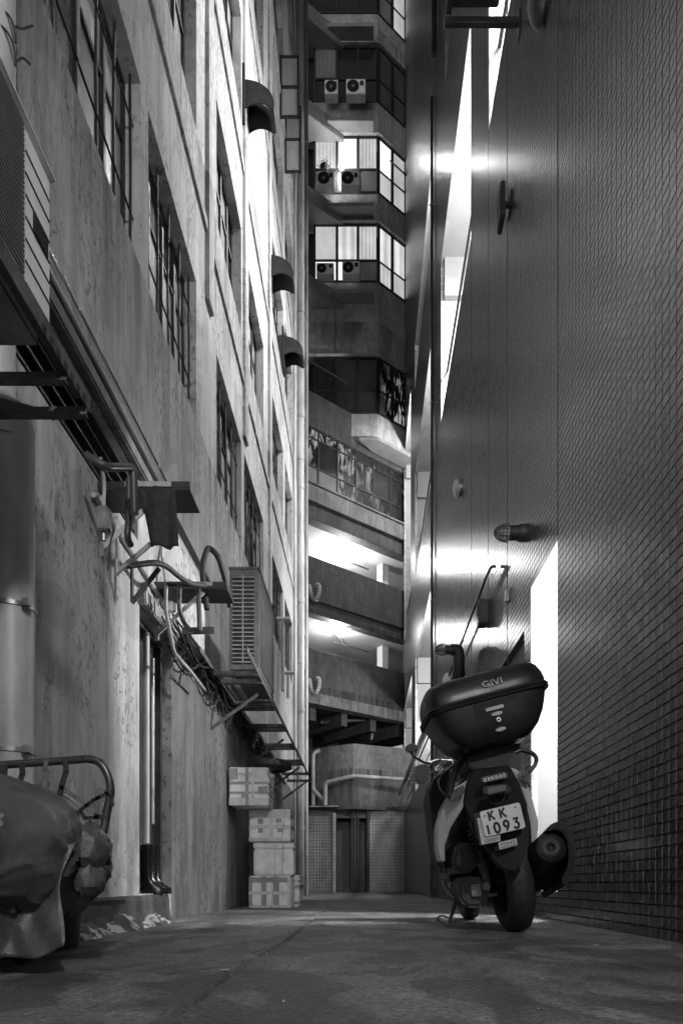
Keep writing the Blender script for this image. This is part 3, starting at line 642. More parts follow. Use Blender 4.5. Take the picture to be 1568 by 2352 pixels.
# ================================================================== FOAM BOXES
def foam_box(cx, y0, z0, wx, dy, hz, rz, label, tapes, plain=False):
    t = thing('foam_box', (cx, y0 + dy / 2, z0), label, 'foam box', 'foam boxes stacked against the plaster wall', mw=Matrix.Translation((cx, y0 + dy / 2, z0)) @ Matrix.Rotation(rz, 4, 'Z'))
    m = MB(); m.box(-wx / 2, wx / 2, -dy / 2, dy / 2, .001, hz * .8 - .001); m.build('body', FOAM, t, local=True, bevel=.015, seg=3)
    m = MB(); m.box(-wx / 2 - .003, wx / 2 + .003, -dy / 2 - .003, dy / 2 + .003, hz * .8 + .001, hz - .001); m.build('lid', FOAM, t, local=True, bevel=.014, seg=3)
    for i, (u0, u1, v0, v1, md) in enumerate(tapes):
        e = .0045 + i * .0007; m = MB()
        m.box(-wx / 2 + u0 * wx, -wx / 2 + u1 * wx, -dy / 2 - e, -dy / 2 + .002, v0 * hz, v1 * hz); m.build('tape_strip', TAPED if md else TAPE, t, local=True)
        if u0 <= .02 or u1 >= .98:
            m = MB(); m.box(wx / 2 - .002, wx / 2 + e, -dy / 2, dy / 2, v0 * hz, v1 * hz); m.build('tape_strip', TAPED if md else TAPE, t, local=True)
    return t
foam_box(-1.045, 7.5, 0.0, .46, .36, .36, 0, 'lowest foam box of the stack with a lattice of brown tape, standing on the floor', [(0, 1, .82, .95, 1), (0, .08, .04, .96, 1), (.3, .42, .02, .98, 1), (.58, .72, .02, .98, 1), (.92, 1, .04, .96, 0), (0, 1, .42, .52, 0), (.02, 1, .02, .1, 0)])
foam_box(-1.01, 7.51, .362, .44, .36, .365, .02, 'plain dull foam box with hardly any tape, second from the floor', [(0.52, .56, .0, 1, 0), (0, 1, .96, .99, 0)])
foam_box(-1.045, 7.49, .73, .45, .36, .36, -.015, 'foam box wrapped in clear tape, third from the floor under the tyre-topped one', [(0, 1, .75, .98, 0), (0, 1, .4, .52, 0), (.22, .34, .28, .42, 1), (.22, .34, .55, .7, 1), (.7, .82, .3, .42, 1), (.66, .8, .6, .72, 1), (0, 1, .02, .12, 0), (.5, .6, 0, 1, 0)])
foam_box(-1.225, 7.15, 1.093, .41, .52, .40, .03, 'topmost foam box, heavily taped and jutting out to the left under the tyre', [(0, 1, .0, .2, 0), (0, 1, .3, .36, 1), (0, 1, .55, .62, 1), (.0, .22, .68, .97, 1), (.42, .5, 0, 1, 1), (.56, .64, 0, 1, 0), (.64, .98, .62, .98, 0), (.74, .98, .3, .5, 1), (.32, .42, .2, .34, 1)])
foam_box(-.78, 7.75, 0, .07, .5, .37, 0, 'narrow foam panel standing on edge beside the lowest box', [(0, 1, .1, .2, 1), (0, 1, .6, .7, 1)])
for i, (a, b, lab) in enumerate(((K(630, 2008, 7.47), K(622, 2087, 7.47), 'black string tied down the front of the lowest foam box'), (K(650, 1935, 7.47), K(647, 2008, 7.47), 'black string hanging down the plain foam box'), (K(655, 1858, 7.46), K(645, 1932, 7.46), 'black string slanting over the clear-taped foam box'))):
    a = Vector((a.x, 7.478, a.z)); b = Vector((b.x, 7.478, b.z)); m = MB(); m.tube([a, (a + b) / 2 + Vector((.006, -.003, 0)), b], .0022, 5); tag(m.build('string', RUBBER), lab, 'string')
t = thing('tyre', (-1.05, 7.40, 1.5), 'worn black tyre lying flat on top of the foam boxes', 'tyre')
def tyre_prof(Rr, wd): return [(Rr * .62, -wd * .36), (Rr * .72, -wd * .5), (Rr * .88, -wd * .49), (Rr * .965, -wd * .36), (Rr, -wd * .12), (Rr, wd * .12), (Rr * .965, wd * .36), (Rr * .88, wd * .49), (Rr * .72, wd * .5), (Rr * .62, wd * .36), (Rr * .66, 0), (Rr * .62, -wd * .36)]
MB().lathe(tyre_prof(.25, .10), (-1.05, 7.40, 1.552), 'Z', 48).build('carcass', RUBBER, t, smooth=True)
m = MB()
for i in range(44):
    a = i / 44 * 2 * math.pi; p = Vector((-1.05 + .25 * math.cos(a), 7.40 + .25 * math.sin(a), 1.552)); tt = Vector((-math.sin(a), math.cos(a), 0)); m.bar(p + tt * .008 - Vector((0, 0, .03)), p - tt * .004 + Vector((0, 0, .03)), .014, .02, up=(math.cos(a), math.sin(a), 0))
m.build('tread_block', RUBBER, t)
# rubber boots in the doorway
bt = thing('rubber_boot', (LX - .03, 4.72, .2), 'left one of a pair of black rubber boots on the door threshold', 'boot', 'rubber boots on the threshold')
def boot(x, y):
    rs = []
    for z, rx, ry, oy in ((.0, .045, .09, .04), (.04, .046, .09, .04), (.07, .042, .06, .02), (.11, .04, .045, 0), (.2, .045, .048, 0), (.30, .05, .052, 0), (.34, .052, .055, 0)):
        rs.append([Vector((x + ry * math.cos(a) + oy, y + rx * math.sin(a), .195 + z)) for a in [2 * math.pi * j / 14 for j in range(14)]])
    return MB().rings(rs)
boot(LX - .05, 4.72).build('shaft', BPLAST, bt, smooth=True)
c = copy_tree(bt); c.location = (LX - .03, 4.84, .2); c['label'] = 'right one of a pair of black rubber boots, nearer the pale jamb'

# ================================================================== COVERED CART (front left)
t = thing('hand_cart', (-1.2, 2.3, 0), 'loaded hand cart under a dark tarpaulin with bent tube handle, front left', 'cart')
HB = arc_pts([K(-60, 1762, 2.24), K(228, 1742, 2.24), K(258, 1800, 2.24), K(243, 1880, 2.24), K(226, 1975, 2.22)], .075, 7)
MB().tube(HB, .0135, 12).build('handle', mat('painted_tube', .08, .32, .5, .4, 8, .1), t, smooth=True)
MB().tube([K(-60, 2110, 2.24), K(150, 2105, 2.24), K(225, 1975, 2.22)], .014, 10).build('frame', DARKM, t, smooth=True)
for (cx, cy, r) in ((-1.12, 2.24, .085), (-1.46, 2.24, .085)):
    q = MB().lathe(tyre_prof(r, .035), (cx, cy, r), 'X', 28).build('wheel', RUBBER, t, smooth=True)
    MB().lathe([(0, -.012), (r * .6, -.01), (r * .62, .01), (0, .012)], (cx, cy, r), 'X', 20).build('rim', GALV, q, smooth=True)
m = MB(); m.box(-1.42, -1.0, 1.95, 2.85, .18, .2); m.build('deck', DARKM, t)
def strap(pts, wd, m_):
    m = MB(); pts = [Vector(p) for p in pts]
    for a, b in zip(pts, pts[1:]): m.bar(a, b + (b - a).normalized() * .004, wd, .003, up=(0, 1, 0))
    o = m.build('strap', m_, t); return o
def S4(*a, d=2.225): return [K(x, y, d) for x, y in a]
for (pts, wd, m_) in ((S4((50, 1752), (52, 1778), (44, 1800), (34, 1830)), .018, WEBD), (S4((106, 1746), (104, 1768), (90, 1800), (92, 1838)), .014, WEB), (S4((110, 1768), (112, 1800), (96, 1830), (82, 1850)), .010, WEB),
                      (S4((150, 1742), (152, 1772), (142, 1805), (133, 1850), (120, 1880)), .018, WEBD), (S4((140, 1808), (170, 1830), (200, 1850), (216, 1852)), .013, WEB), (S4((20, 1826), (50, 1836), (90, 1845), (128, 1822)), .012, WEB),
                      (S4((232, 1812), (224, 1830), (222, 1870), (219, 1905)), .016, WEB), (S4((248, 1822), (215, 1838), (184, 1862), (196, 1880), (240, 1876)), .012, WEBD), (S4((8, 1757), (6, 1800), (4, 1850)), .028, WEBD),
                      (S4((240, 1818), (254, 1826), (258, 1850)), .012, WEBD), (S4((186, 1866), (160, 1880), (120, 1890)), .004, WEBD), (S4((208, 1885), (204, 1915), (200, 1930)), .014, WEBD), (S4((228, 1930), (242, 1950), (250, 1985)), .018, WEBD)): strap(pts, wd, m_)
# tarpaulin load
t = thing('tarpaulin_load', (-1.3, 2.3, .2), 'bulging load wrapped in dark creased tarpaulin lying on the hand cart', 'load')
rs = []; NU, NV = 150, 100; TIE = K(222, 1975, 2.2)
def sg(v, e): return math.copysign(abs(v) ** e, v)
def ridge(v): return 1 - abs(2 * (v - math.floor(v + .5)))
for i in range(NV + 1):
    th = math.pi * i / NV; ring = []
    for j in range(NU):
        ph = 2 * math.pi * j / NU; sx, sy, sz = math.sin(th) * math.cos(ph), -math.cos(th), math.sin(th) * math.sin(ph)
        p = Vector((sg(sx, .9) * .39, sg(sy, .85) * .52, sg(sz, .9) * (.235 if sz > 0 else .27))); nrm = Vector((sx, sy, sz)).normalized()
        n1 = noise.fractal(Vector((p.x * 3, p.y * 3, p.z * 3 + 5)), 1, 2, 4)
        wv = noise.noise(Vector((p.x * 5, p.y * 4, p.z * 5)))
        f1 = ridge(p.y * 3.1 + p.z * 2.2 + wv * .9) ** 3; f2 = ridge(p.z * 6.5 - p.y * 3 + p.x * 5 + wv * 1.2) ** 4
        w0 = Vector((-1.265, 2.22, .375)) + p; dT = w0 - TIE; ps = math.atan2(dT.z, -dT.x); rT = dT.length
        f3 = ridge(ps * 3.4 + wv * .6) ** 2 * max(0, 1 - rT / .38) ** 1.2
        f4 = noise.fractal(Vector((p.x * 22, p.y * 22, p.z * 22)), 1, 2, 3)
        o_ = .024 * n1 + .011 * (f1 - .3) + .009 * (f2 - .2) + .022 * (f3 - .2) * (1 if rT < .38 else 0) + .0022 * f4
        ring.append(w0 + nrm * o_)
    rs.append(ring)
MB().rings(rs).build('tarpaulin', TARP, t, smooth=True)
def lump(c, rx, ry, rz, sd, nm):
    rr_ = []
    for i in range(17):
        u = -1.5 + 3.0 * i / 16; row = []
        for j in range(36):
            b = 2 * math.pi * j / 36; d_ = Vector((math.cos(u) * math.cos(b), math.cos(u) * math.sin(b), math.sin(u)))
            q = 1 + .13 * ridge(b * 1.1 + u * .8 + noise.noise(d_ * 2 + Vector((sd, 0, 0)))) + .12 * noise.noise(d_ * 1.8 + Vector((sd, 1, 0)))
            row.append(Vector(c) + Vector((d_.x * rx, d_.y * ry, d_.z * rz)) * q)
        rr_.append(row)
    MB().rings(rr_).build(nm, TARP, t, smooth=True)
lump(K(208, 1950, 2.16), .05, .07, .075, 1, 'gathered_end'); lump(K(205, 2020, 2.16), .045, .06, .06, 5, 'gathered_end')
m = MB(); skirt = []
for i in range(31):
    q = i / 30
    for j in range(61):
        u = j / 60; x = -1.42 + .55 * u + .02 * math.sin(q * 5 + u * 9); yv = 1.80 + .05 * math.sin(u * 8 + q * 2) + .022 * (ridge(u * 3.2 + q * .7) - .5) + .012 * ridge(u * 7 - q * 1.5) - .03 * q + .18 * u; z = .38 - (.40 - .10 * u ** 1.5) * q + .01 * math.sin(u * 20)
        skirt.append((x, yv, max(.012, z)))
m.add(skirt, [(i * 61 + j, i * 61 + j + 1, (i + 1) * 61 + j + 1, (i + 1) * 61 + j) for i in range(30) for j in range(60)]); o = m.build('hanging_flap', TARP, t, smooth=True)
so = o.modifiers.new('thickness', 'SOLIDIFY'); so.thickness = .003
def bucket(x, y, label):
    t = thing('bucket', (x, y, 0), label, 'bucket', 'buckets behind the hand cart'); m = MB(); m.lathe([(0, .004), (.085, .004), (.09, .01), (.105, .29), (.112, .30), (.105, .305), (.10, .29), (.085, .02), (0, .018)], (x, y, 0), 'Z', 28); m.build('shell', mat('grey_brown_plastic', .10, .4, var=.3), t, smooth=True)
    m = MB(); m.tube([(x + .108 * math.cos(a), y - .02 - .10 * math.sin(a) * .3, .27 - .12 * math.sin(a)) for a in [math.pi * i / 10 for i in range(11)]], .003, 6); m.build('bail', GALV, t)
bucket(-1.275, 2.82, 'right one of two plastic buckets standing behind the cart'); bucket(-1.36, 2.56, 'left one of two plastic buckets, half hidden by the cart')

# ================================================================== RIGHT: TILED BUILDING
RX = 1.4
RB = thing('tiled_building', (RX + 2, 10, 0), 'tall building clad in dark glazed tiles with brightly lit openings and doorway', 'building')
OPEN = [(6.55, 7.72, 8.8, 11.75), (9.02, 12.6, 8.8, 11.75), (14.1, 19.1, 8.8, 11.75), (14.1, 19.2, 14.2, 15.45), (11.0, 12.0, 14.2, 15.45), (14.1, 19.0, 2.85, 6.55), (20.4, 24.4, 2.85, 6.55), (20.9, 24.4, 9.0, 15.45)]
DOOR = (4.97, 5.76, .21, 2.77); DOOR2 = (6.0, 6.95, .2, 2.48)
RH = OPEN + [DOOR, DOOR2]
SPLIT = 14.1
wn = MB(); wall_x(wn, RX + .008, -6, SPLIT, 0, 36, [h for h in RH]); wn.build('wall', GROUT, RB)
wf = MB(); wall_x(wf, RX, SPLIT, 25.3, 0, 36, RH); wall_x(wf, RX, -6, 1.6, 0, 36, []); wf.quad((RX, -6, 0), (12, -6, 0), (12, -6, 36), (RX, -6, 36)); wf.quad((RX, -6, 36), (RX, 25.3, 36), (12, 25.3, 36), (12, -6, 36))
wf.build('far_wall', TILE_FAR, RB)
# tiles, one by one
TW, TH, J = .0735, .0555, .006
random.seed(3); tiles = []
ni = int((SPLIT - 1.6) / TW) + 2
for r_ in range(0, 420):
    z0 = r_ * TH; z1 = z0 + TH - J
    for i in range(ni):
        y0 = 1.6 + i * TW; y1 = y0 + TW - J
        if y1 < 1.6 or y0 > SPLIT - .02: continue
        ymid = (y0 + y1) / 2
        if z0 > H + (HY + 60) * ymid / F: continue
        y0 = max(y0, 1.6); y1 = min(y1, SPLIT - .003)
        segs = [(y0, y1, z0, z1)]
        for h in RH:
            ns = []
            for (a, b, c, d) in segs:
                if b <= h[0] or a >= h[1] or d <= h[2] or c >= h[3]: ns.append((a, b, c, d)); continue
                if c < h[2] - .012: ns.append((a, b, c, h[2])); continue
                if d > h[3] + .012: ns.append((a, b, h[3], d)); continue
                if a < h[0] - .012: ns.append((a, h[0], c, d))
                if b > h[1] + .012: ns.append((h[1], b, c, d))
            segs = ns
        tiles += segs
JY = [4.97, 7.73, 9.0, 6.6]
def tile_verts(a, b, c, d):
    t1, t2 = random.gauss(0, .0036 if random.random() < .12 else .0012), random.gauss(0, .0009); o = random.uniform(0, .0012); cy, cz = (a + b) / 2, (c + d) / 2
    q = []
    e = .0012
    for (y, z) in ((a + e, c + e), (b - e, c + e), (b - e, d - e), (a + e, d - e)): q.append((RX - .0005 - o + (y - cy) * t1 + (z - cz) * t2, y, z))
    for (y, z) in ((a, c), (b, c), (b, d), (a, d)): q.append((RX + .0025, y, z))
    for (y, z) in ((a, c), (b, c), (b, d), (a, d)): q.append((RX + .0085, y, z))
    return q
TF = [(3, 2, 1, 0), (0, 1, 5, 4), (1, 2, 6, 5), (2, 3, 7, 6), (3, 0, 4, 7), (4, 5, 9, 8), (5, 6, 10, 9), (6, 7, 11, 10), (7, 4, 8, 11)]
def big(tl):
    y, z = (tl[0] + tl[1]) / 2, (tl[2] + tl[3]) / 2; x = CX + RX * F / y; yy = HY - (z - H) * F / y
    return x < 1575 and -5 < yy < 2360 and not (1185 > x)
cand = sorted([tl for tl in tiles if big(tl) and tl[1] - tl[0] > .065 and tl[3] - tl[2] > .045], key=lambda q: q[0] + q[1])[:300]
cs = set(cand); rest = [tl for tl in tiles if tl not in cs]
me_t = []
for k in range(12):
    vs_ = [(x - RX, y, z) for x, y, z in tile_verts(-TW / 2 + J / 2, TW / 2 - J / 2, -TH / 2 + J / 2, TH / 2 - J / 2)]
    me = bpy.data.meshes.new('tile'); me.from_pydata(vs_, [], [f[::-1] for f in TF]); me.materials.append(TILE); me_t.append(me)
base = WM[RB.name].translation
for tl in cand:
    o = bpy.data.objects.new('tile', random.choice(me_t)); o.parent = RB; COL.objects.link(o)
    o.location = Vector((RX, (tl[0] + tl[1]) / 2, (tl[2] + tl[3]) / 2)) - base
vv, ff = [], []
for tl in rest:
    o_ = len(vv); vv += tile_verts(*tl); ff += [tuple(i + o_ for i in f) for f in TF]
mm = MB(); mm.v = [Vector(v) for v in vv]; mm.f = ff; mm.mi = [0] * len(ff)
me = bpy.data.meshes.new('tile_field'); me.from_pydata([tuple(v - base) for v in mm.v], [], [f[::-1] for f in ff]); me.materials.append(TILE)
o = bpy.data.objects.new('tile_field', me); o.parent = RB; COL.objects.link(o); o['kind'] = 'stuff'
# movement joints: dark sealed strips
for (y, z0, z1) in ((4.955, 2.8, 14), (7.76, 0, 16), (6.72, 0, 16), (9.0 - .02, 0, 16)):
    m = MB(); m.box(RX - .003, RX + .007, y - .007, y + .007, z0, z1); m.build('movement_joint', RUBBER, RB)
m = MB(); m.box(RX - .002, RX + .007, 1.6, 4.95, 8.12, 8.13); m.build('movement_joint', RUBBER, RB)
# rooms behind the openings
for i, h in enumerate(OPEN + [DOOR]):
    a, b, c, d = h; x1 = RX + (3.2 if h is not DOOR else 1.9); rm = MB(); tm = MB()
    x0 = RX + .06
    rm.quad((x0, a, c), (x1, a, c), (x1, a, d), (x0, a, d)); rm.quad((x0, a, d), (x1, a, d), (x1, b, d), (x0, b, d)); rm.quad((x0, a, c), (x1, a, c), (x1, b, c), (x0, b, c))
    rm.quad((x1, a, c), (x1, b, c), (x1, b, d), (x1, a, d))
    if h is DOOR: rm.quad((x0, b, c), (x1, b, c), (x1, b, d), (x0, b, d))
    else:
        zt = c + (d - c) * .52; tw_ = MB(); tw_.quad((x0, b, c), (x1, b, c), (x1, b, zt), (x0, b, zt)); tw_.build('tiled_partition', TILE_LIT, RB)
        rm.quad((x0, b, zt), (x1, b, zt), (x1, b, d - .7 if d - c > 2 else d), (x0, b, d - .7 if d - c > 2 else d))
        if d - c > 2: rm.box(x0 + .0, x1, b - .12, b + .01, d - .7, d)
    rm.build('stair_room' if h is not DOOR else 'lit_passage', ROOMP, RB)
    if h is not DOOR and d - c > 1.5:
        m = MB(); m.box(RX + .9, RX + .98, a + (b - a) * .15, b - (b - a) * .15, d - .09, d - .03); m.build('strip_light', E_ROOM, RB)
        m = MB(); m.tube([(RX + .12, a, c + .95), (RX + .12, b, c + .95)], .022, 8); m.tube([(RX + .12, a, c + .5), (RX + .12, b, c + .5)], .014, 6); m.build('handrail', IRON, RB, smooth=True)
    xr = RX + .06
    for (p, q_, m_) in (((a, c, a, d), 0, TILE_LITY), ((b, c, b, d), 0, TILE_LITY)):
        tm.quad((RX, p[0], c), (xr, p[0], c), (xr, p[0], d), (RX, p[0], d))
    tm.quad((RX, a, d), (xr, a, d), (xr, b, d), (RX, b, d)); tm.quad((RX, a, c), (xr, a, c), (xr, b, c), (RX, b, c))
    # reveal courses, one tile deep
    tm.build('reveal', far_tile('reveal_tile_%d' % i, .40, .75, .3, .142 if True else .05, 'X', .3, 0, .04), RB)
a, b, c, d = DOOR2; m = MB()
for q in (((RX, a, c), (RX + .05, a, c), (RX + .05, a, d), (RX, a, d)), ((RX, b, c), (RX + .05, b, c), (RX + .05, b, d), (RX, b, d)), ((RX, a, d), (RX + .05, a, d), (RX + .05, b, d), (RX, b, d)), ((RX, a, c), (RX + .05, a, c), (RX + .05, b, c), (RX, b, c))): m.quad(*q)
m.build('door_reveal', TILE_FAR, RB)
m = MB(); m.box(RX + .06, RX + .11, a + .002, b - .002, c + .002, d - .002); dd = m.build('door', WOOD, RB)
for i in range(7):
    m = MB(); y = a + .02 + i * .13; m.box(RX + .052, RX + .0595, y, y + .122, c + .01, d - .01); m.build('plank', WOOD, dd, bevel=.003, seg=1)
m = MB(); m.box(RX + .0, RX + .12, 5.76 - .79, 5.76, .17, .208); m.build('door_sill', OFFW, RB)

# fixtures on the tiled wall
def cage_lamp(c, arm, label):
    t = thing('cage_lamp', c, label, 'lamp', 'unlit caged lamps on the tiled wall'); c = Vector(c)
    MB().tube([c, c + Vector((-.085, 0, 0))], .062, 18).build('housing', IRON, t, smooth=True)
    if arm: MB().tube([c + Vector((0, 0, 0)), (RX - .002, c.y, c.z)], .075, 16).build('mount', DARKM, t, smooth=True)
    g_ = c + Vector((-.085, 0, 0)); k = MB()
    for j in range(8):
        a = math.pi * j / 8; pts = []
        for q in range(13):
            u = math.pi * (q / 12 - .5); pts.append(g_ + Vector((-.13 * math.cos(u), .076 * math.sin(u) * math.cos(a), .076 * math.sin(u) * math.sin(a)))) 
        k.tube(pts, .0032, 5)
    for xq in (.03, .06, .09, .115):
        rr = .077 * math.sqrt(max(0, 1 - (xq / .13) ** 2)); k.tube([g_ + Vector((-xq, rr * math.cos(b), rr * math.sin(b))) for b in [2 * math.pi * j / 16 for j in range(17)]], .0032, 5, cap=False)
    k.build('cage', IRON, t, smooth=True)
    MB().rings([[g_ + Vector((-.11 * math.sin(u), .030 * math.cos(u) * math.cos(b), .030 * math.cos(u) * math.sin(b))) for b in [2 * math.pi * j / 14 for j in range(14)]] for u in [math.pi / 2 * s / 6.2 for s in range(7)]]).build('glass', FROST, t, smooth=True)
    return t
cage_lamp((1.345, 5.98, 3.345), True, 'caged lamp mounted straight on the tiled wall above the lit doorway')
cage_lamp((1.135, 9.0, 3.36), False, 'caged lamp at the end of the black elbow pipe above the scooter')
pipe_thing('elbow_pipe', [(1.13, 9.0, 3.36), (1.235, 9.0, 3.36), (1.235, 9.0, 2.3), (1.235, 9.0, 0)], .075, RUBBER, 'thick black pipe with elbow top standing against the tiled wall behind the scooter', socks=(2.88, 2.95), round_=.12, n=18)
t = thing('wall_box', (1.36, 7.8, 3.2), 'dark metal box lamp on the tiled wall with conduit rising beside it', 'box'); m = MB(); m.box(1.29, 1.396, 7.72, 7.88, 3.22, 3.50); m.build('housing', IRON, t, bevel=.006)
m = MB(); m.box(1.284, 1.2895, 7.745, 7.855, 3.25, 3.47); m.build('lens', GLASSD, t)
pipe_thing('conduit', [(1.38, 7.2, 3.62), (1.33, 7.2, 3.62), (1.33, 7.6, 3.64), (1.33, 10.8, 3.58)], .016, IRON, 'dark conduit slanting along the tiled wall past the metal box lamp', 'conduit', round_=.06)
t = thing('sensor', (1.385, 6.66, 3.0), 'small grey sensor plate on the tiled wall between the lamps', 'sensor'); m = MB(); m.box(1.365, 1.397, 6.62, 6.69, 3.02, 3.14); m.build('body', GALV, t, bevel=.006); m = MB(); m.tube([(1.38, 6.655, 3.14), (1.38, 6.655, 3.17)], .006, 8); m.build('stem', GALV, t)
t = thing('floodlight', (1.33, 6.6, 6.75), 'slim black unlit floodlight high on the tiled wall', 'floodlight')
m = MB(); m.box(1.29, 1.335, 6.48, 6.68, 6.62, 6.96); m.build('housing', IRON, t, bevel=.008); m = MB(); m.box(1.283, 1.2895, 6.50, 6.66, 6.65, 6.93); m.build('glass', GLASSD, t)
m = MB(); m.box(1.336, 1.397, 6.56, 6.60, 6.80, 6.84); m.box(1.385, 1.396, 6.50, 6.66, 6.74, 6.90); m.build('mount', IRON, t)
for (y, z, r, lab, m_) in ((9.95, 6.05, .10, 'grey bulkhead lamp low on the tiled wall left of the pipe joint', GALV), (5.3, 7.12, .12, 'black dome lamp at the top edge of the tiled wall', IRON), (11.3, 3.62, .10, 'white dome camera on the tiled wall just behind the top case', OFFW)):
    t = thing('dome_lamp', (RX, y, z), lab, 'lamp'); MB().rings([[Vector((RX - .03 - r * .9 * math.sin(u), y + r * math.cos(u) * math.cos(b), z + r * 1.5 * math.cos(u) * math.sin(b))) for b in [2 * math.pi * j / 18 for j in range(18)]] for u in [math.pi / 2 * s / 6.3 for s in range(7)]]).build('dome', m_, t, smooth=True)
    MB().lathe([(0, 0), (r * 1.1, 0), (r * 1.1, -.03), (0, -.03)], (RX - .002, y, z), 'X', 18).build('base', m_, t, smooth=True)
# air conditioner on bracket, top
t = thing('air_conditioner', (1.1, 6.3, 8.1), 'dark air conditioner on a bracket arm at the top edge of the tiled wall', 'air conditioner')
m = MB(); m.box(.76, 1.20, 5.35, 6.15, 8.16, 8.75); m.build('casing', DARKM, t, bevel=.01)
m = MB(); m.box(.80, 1.16, 5.335, 5.347, 8.2, 8.7); m.build('grille', BLACK, t)
for y in (5.5, 6.2): m = MB(); m.box(.72, 1.385, y - .025, y + .025, 8.07, 8.13); m.box(1.386, 1.396, y - .05, y + .05, 7.95, 8.18); m.build('bracket_arm', DARKM, t, bevel=.004, seg=1)
m = MB(); m.box(.73, .78, 5.4, 6.17, 8.131, 8.158); m.build('rail', DARKM, t)
pipe_thing('downpipe', [(1.35, 13.8, 0), (1.35, 13.8, 16.2)], .028, IRON, 'thin black pipe running up the tiled wall between the lit openings', 'pipe', (4, 8, 12), (2, 6, 10, 14))
pipe_thing('downpipe', [(1.33, 13.1, 16.2), (1.33, 13.1, 30)], .05, IRON, 'thicker dark pipe on the tiled wall high above the lit openings', 'pipe')
pipe_thing('downpipe', [(1.30, 11.3, 15.8), (1.30, 11.3, 26)], .04, IRON, 'dark pipe beside the highest lit slot of the tiled wall', 'pipe')
pipe_thing('drain_pipe', [(1.38, 12.7, 3.30), (1.2, 12.9, 3.30), (1.2, 13.4, 3.32), (1.2, 23.6, 3.4)], .065, PVC, 'horizontal grey drain pipe running along the lower tiled wall to the far end', 'pipe', round_=.1)
for y, hl in ((18.0, 'nearer'), (19.5, 'farther')): m = MB(); m.bar((1.39, y, 3.25), (1.12, y, 3.25), .03, .03); tag(m.build('pipe_hanger', IRON), hl + ' steel hanger under the horizontal drain pipe', 'bracket', 'hangers under the drain pipe')

# ================================================================== FAR END: CAR PARK
Dv = Vector((.774, .633, 0)); Nin = Vector((-.633, .774, 0)); O = P(710, HY, 71.3); O.z = 0
CP = thing('carpark_building', (0, 25, 0), 'multi-storey car park with slanting concrete parapets and lit decks at the end of the alley', 'building')
def fac(s, n, z): return O + Dv * s + Nin * n + Vector((0, 0, z))
def slab(mb, s0, s1, n0, n1, z0, z1, m=0):
    p = [fac(s, n, z) for z in (z0, z1) for n in (n0, n1) for s in (s0, s1)]
    mb.add(p, [(0, 2, 3, 1), (4, 5, 7, 6), (0, 1, 5, 4), (2, 6, 7, 3), (0, 4, 6, 2), (1, 3, 7, 5)], m)
A, B = -4.5, 7.0
for (z0, z1, n0, n1, m_, nm) in ((12.62, 13.15, -.1, .25, CONC_L, 'parapet'), (12.13, 12.62, .03, .4, CONC, 'beam'), (9.5, 10.88, 0, .2, CONC, 'parapet'), (9.1, 9.5, .1, .45, CONC, 'beam'), (6.47, 7.9, 0, .2, CONC, 'parapet'), (6.1, 6.46, -.12, .3, CONC_L, 'beam'), (15.07, 16.2, -.02, .25, CONC, 'parapet'), (13.151, 13.22, -.16, .25, CONC_L, 'sill')):
    m = MB(); slab(m, A, B, n0, n1, z0, z1); m.build(nm, m_, CP, bevel=.012, seg=1)
for (z, n0) in ((12.125, .41), (9.095, .46)):
    m = MB(); slab(m, A, B, n0, 9, z, z + .2); m.build('deck_ceiling', WHITE, CP)
m = MB(); slab(m, A, B, .25, 9, 6.2, 6.4); m.build('deck_ceiling', CONC, CP)
for z0, z1 in ((6.4, 9.09), (9.3, 12.12)):
    m = MB(); slab(m, A, B, 6.0, 6.1, z0, z1); m.build('back_wall', WHITE, CP)
    m = MB(); slab(m, A, B, .25, 6, z0 + .01, z0 + .05); m.build('deck', CONC_L, CP)
m = MB(); slab(m, A, B, 4, 4.1, 0, 6.2); m.build('back_wall', CONC, CP)
for s in (4.0,):
    for z0, z1 in ((7.9, 9.09), (10.88, 12.12)): m = MB(); slab(m, s - .12, s + .16, .9, 1.2, z0 - 1, z1); m.build('column', WHITE, CP)
for z in (11.9, 8.86):
    m = MB(); m.tube([fac(1.9, 1.25, z), fac(3.5, 1.25, z)], .03, 8); m.tube([fac(2.3, 1.25, z), fac(2.3, 1.25, z + .2)], .022, 8); m.tube([fac(2.3, 1.25, z), fac(1.6, .9, z - .5 if z > 9 else z + .2)], .02, 8); m.build('sprinkler_pipe', PVCD, CP, smooth=True)
for (c, r) in (((-.85, 24.25, 11.98), .05), ((-.93, 23.35, 9.03), .05)):
    m = MB(); m.bar(Vector(c) - Vector((.45, 0, .02)), Vector(c) + Vector((.45, 0, -.02)), .05, .03); m.build('strip_light', E_ROOM, CP)
# band of windows in the podium
m = MB(); slab(m, A, B, .3, .34, 13.2, 15.08)
m.build('window_backing', BLACK, CP)
s = -1.2; k = 0
while s < 5.4:
    wd = .78; fr = MB()
    for (a, b, c, d) in ((s, s + .05, 13.22, 15.07), (s + wd - .005, s + wd, 13.22, 15.07)): slab(fr, a, b, .02, .08, c, d)
    for z in (13.22, 13.80, 14.72, 15.03): slab(fr, s + .05, s + wd - .006, .022, .078, z, z + .045)
    wnd = fr.build('window', IRON, CP)
    for (z0, z1) in ((13.27, 13.8), (13.85, 14.72), (14.77, 15.03)):
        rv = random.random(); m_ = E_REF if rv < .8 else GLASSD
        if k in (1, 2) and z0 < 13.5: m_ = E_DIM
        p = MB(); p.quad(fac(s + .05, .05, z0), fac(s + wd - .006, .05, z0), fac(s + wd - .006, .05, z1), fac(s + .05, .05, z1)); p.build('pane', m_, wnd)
    s += wd; k += 1
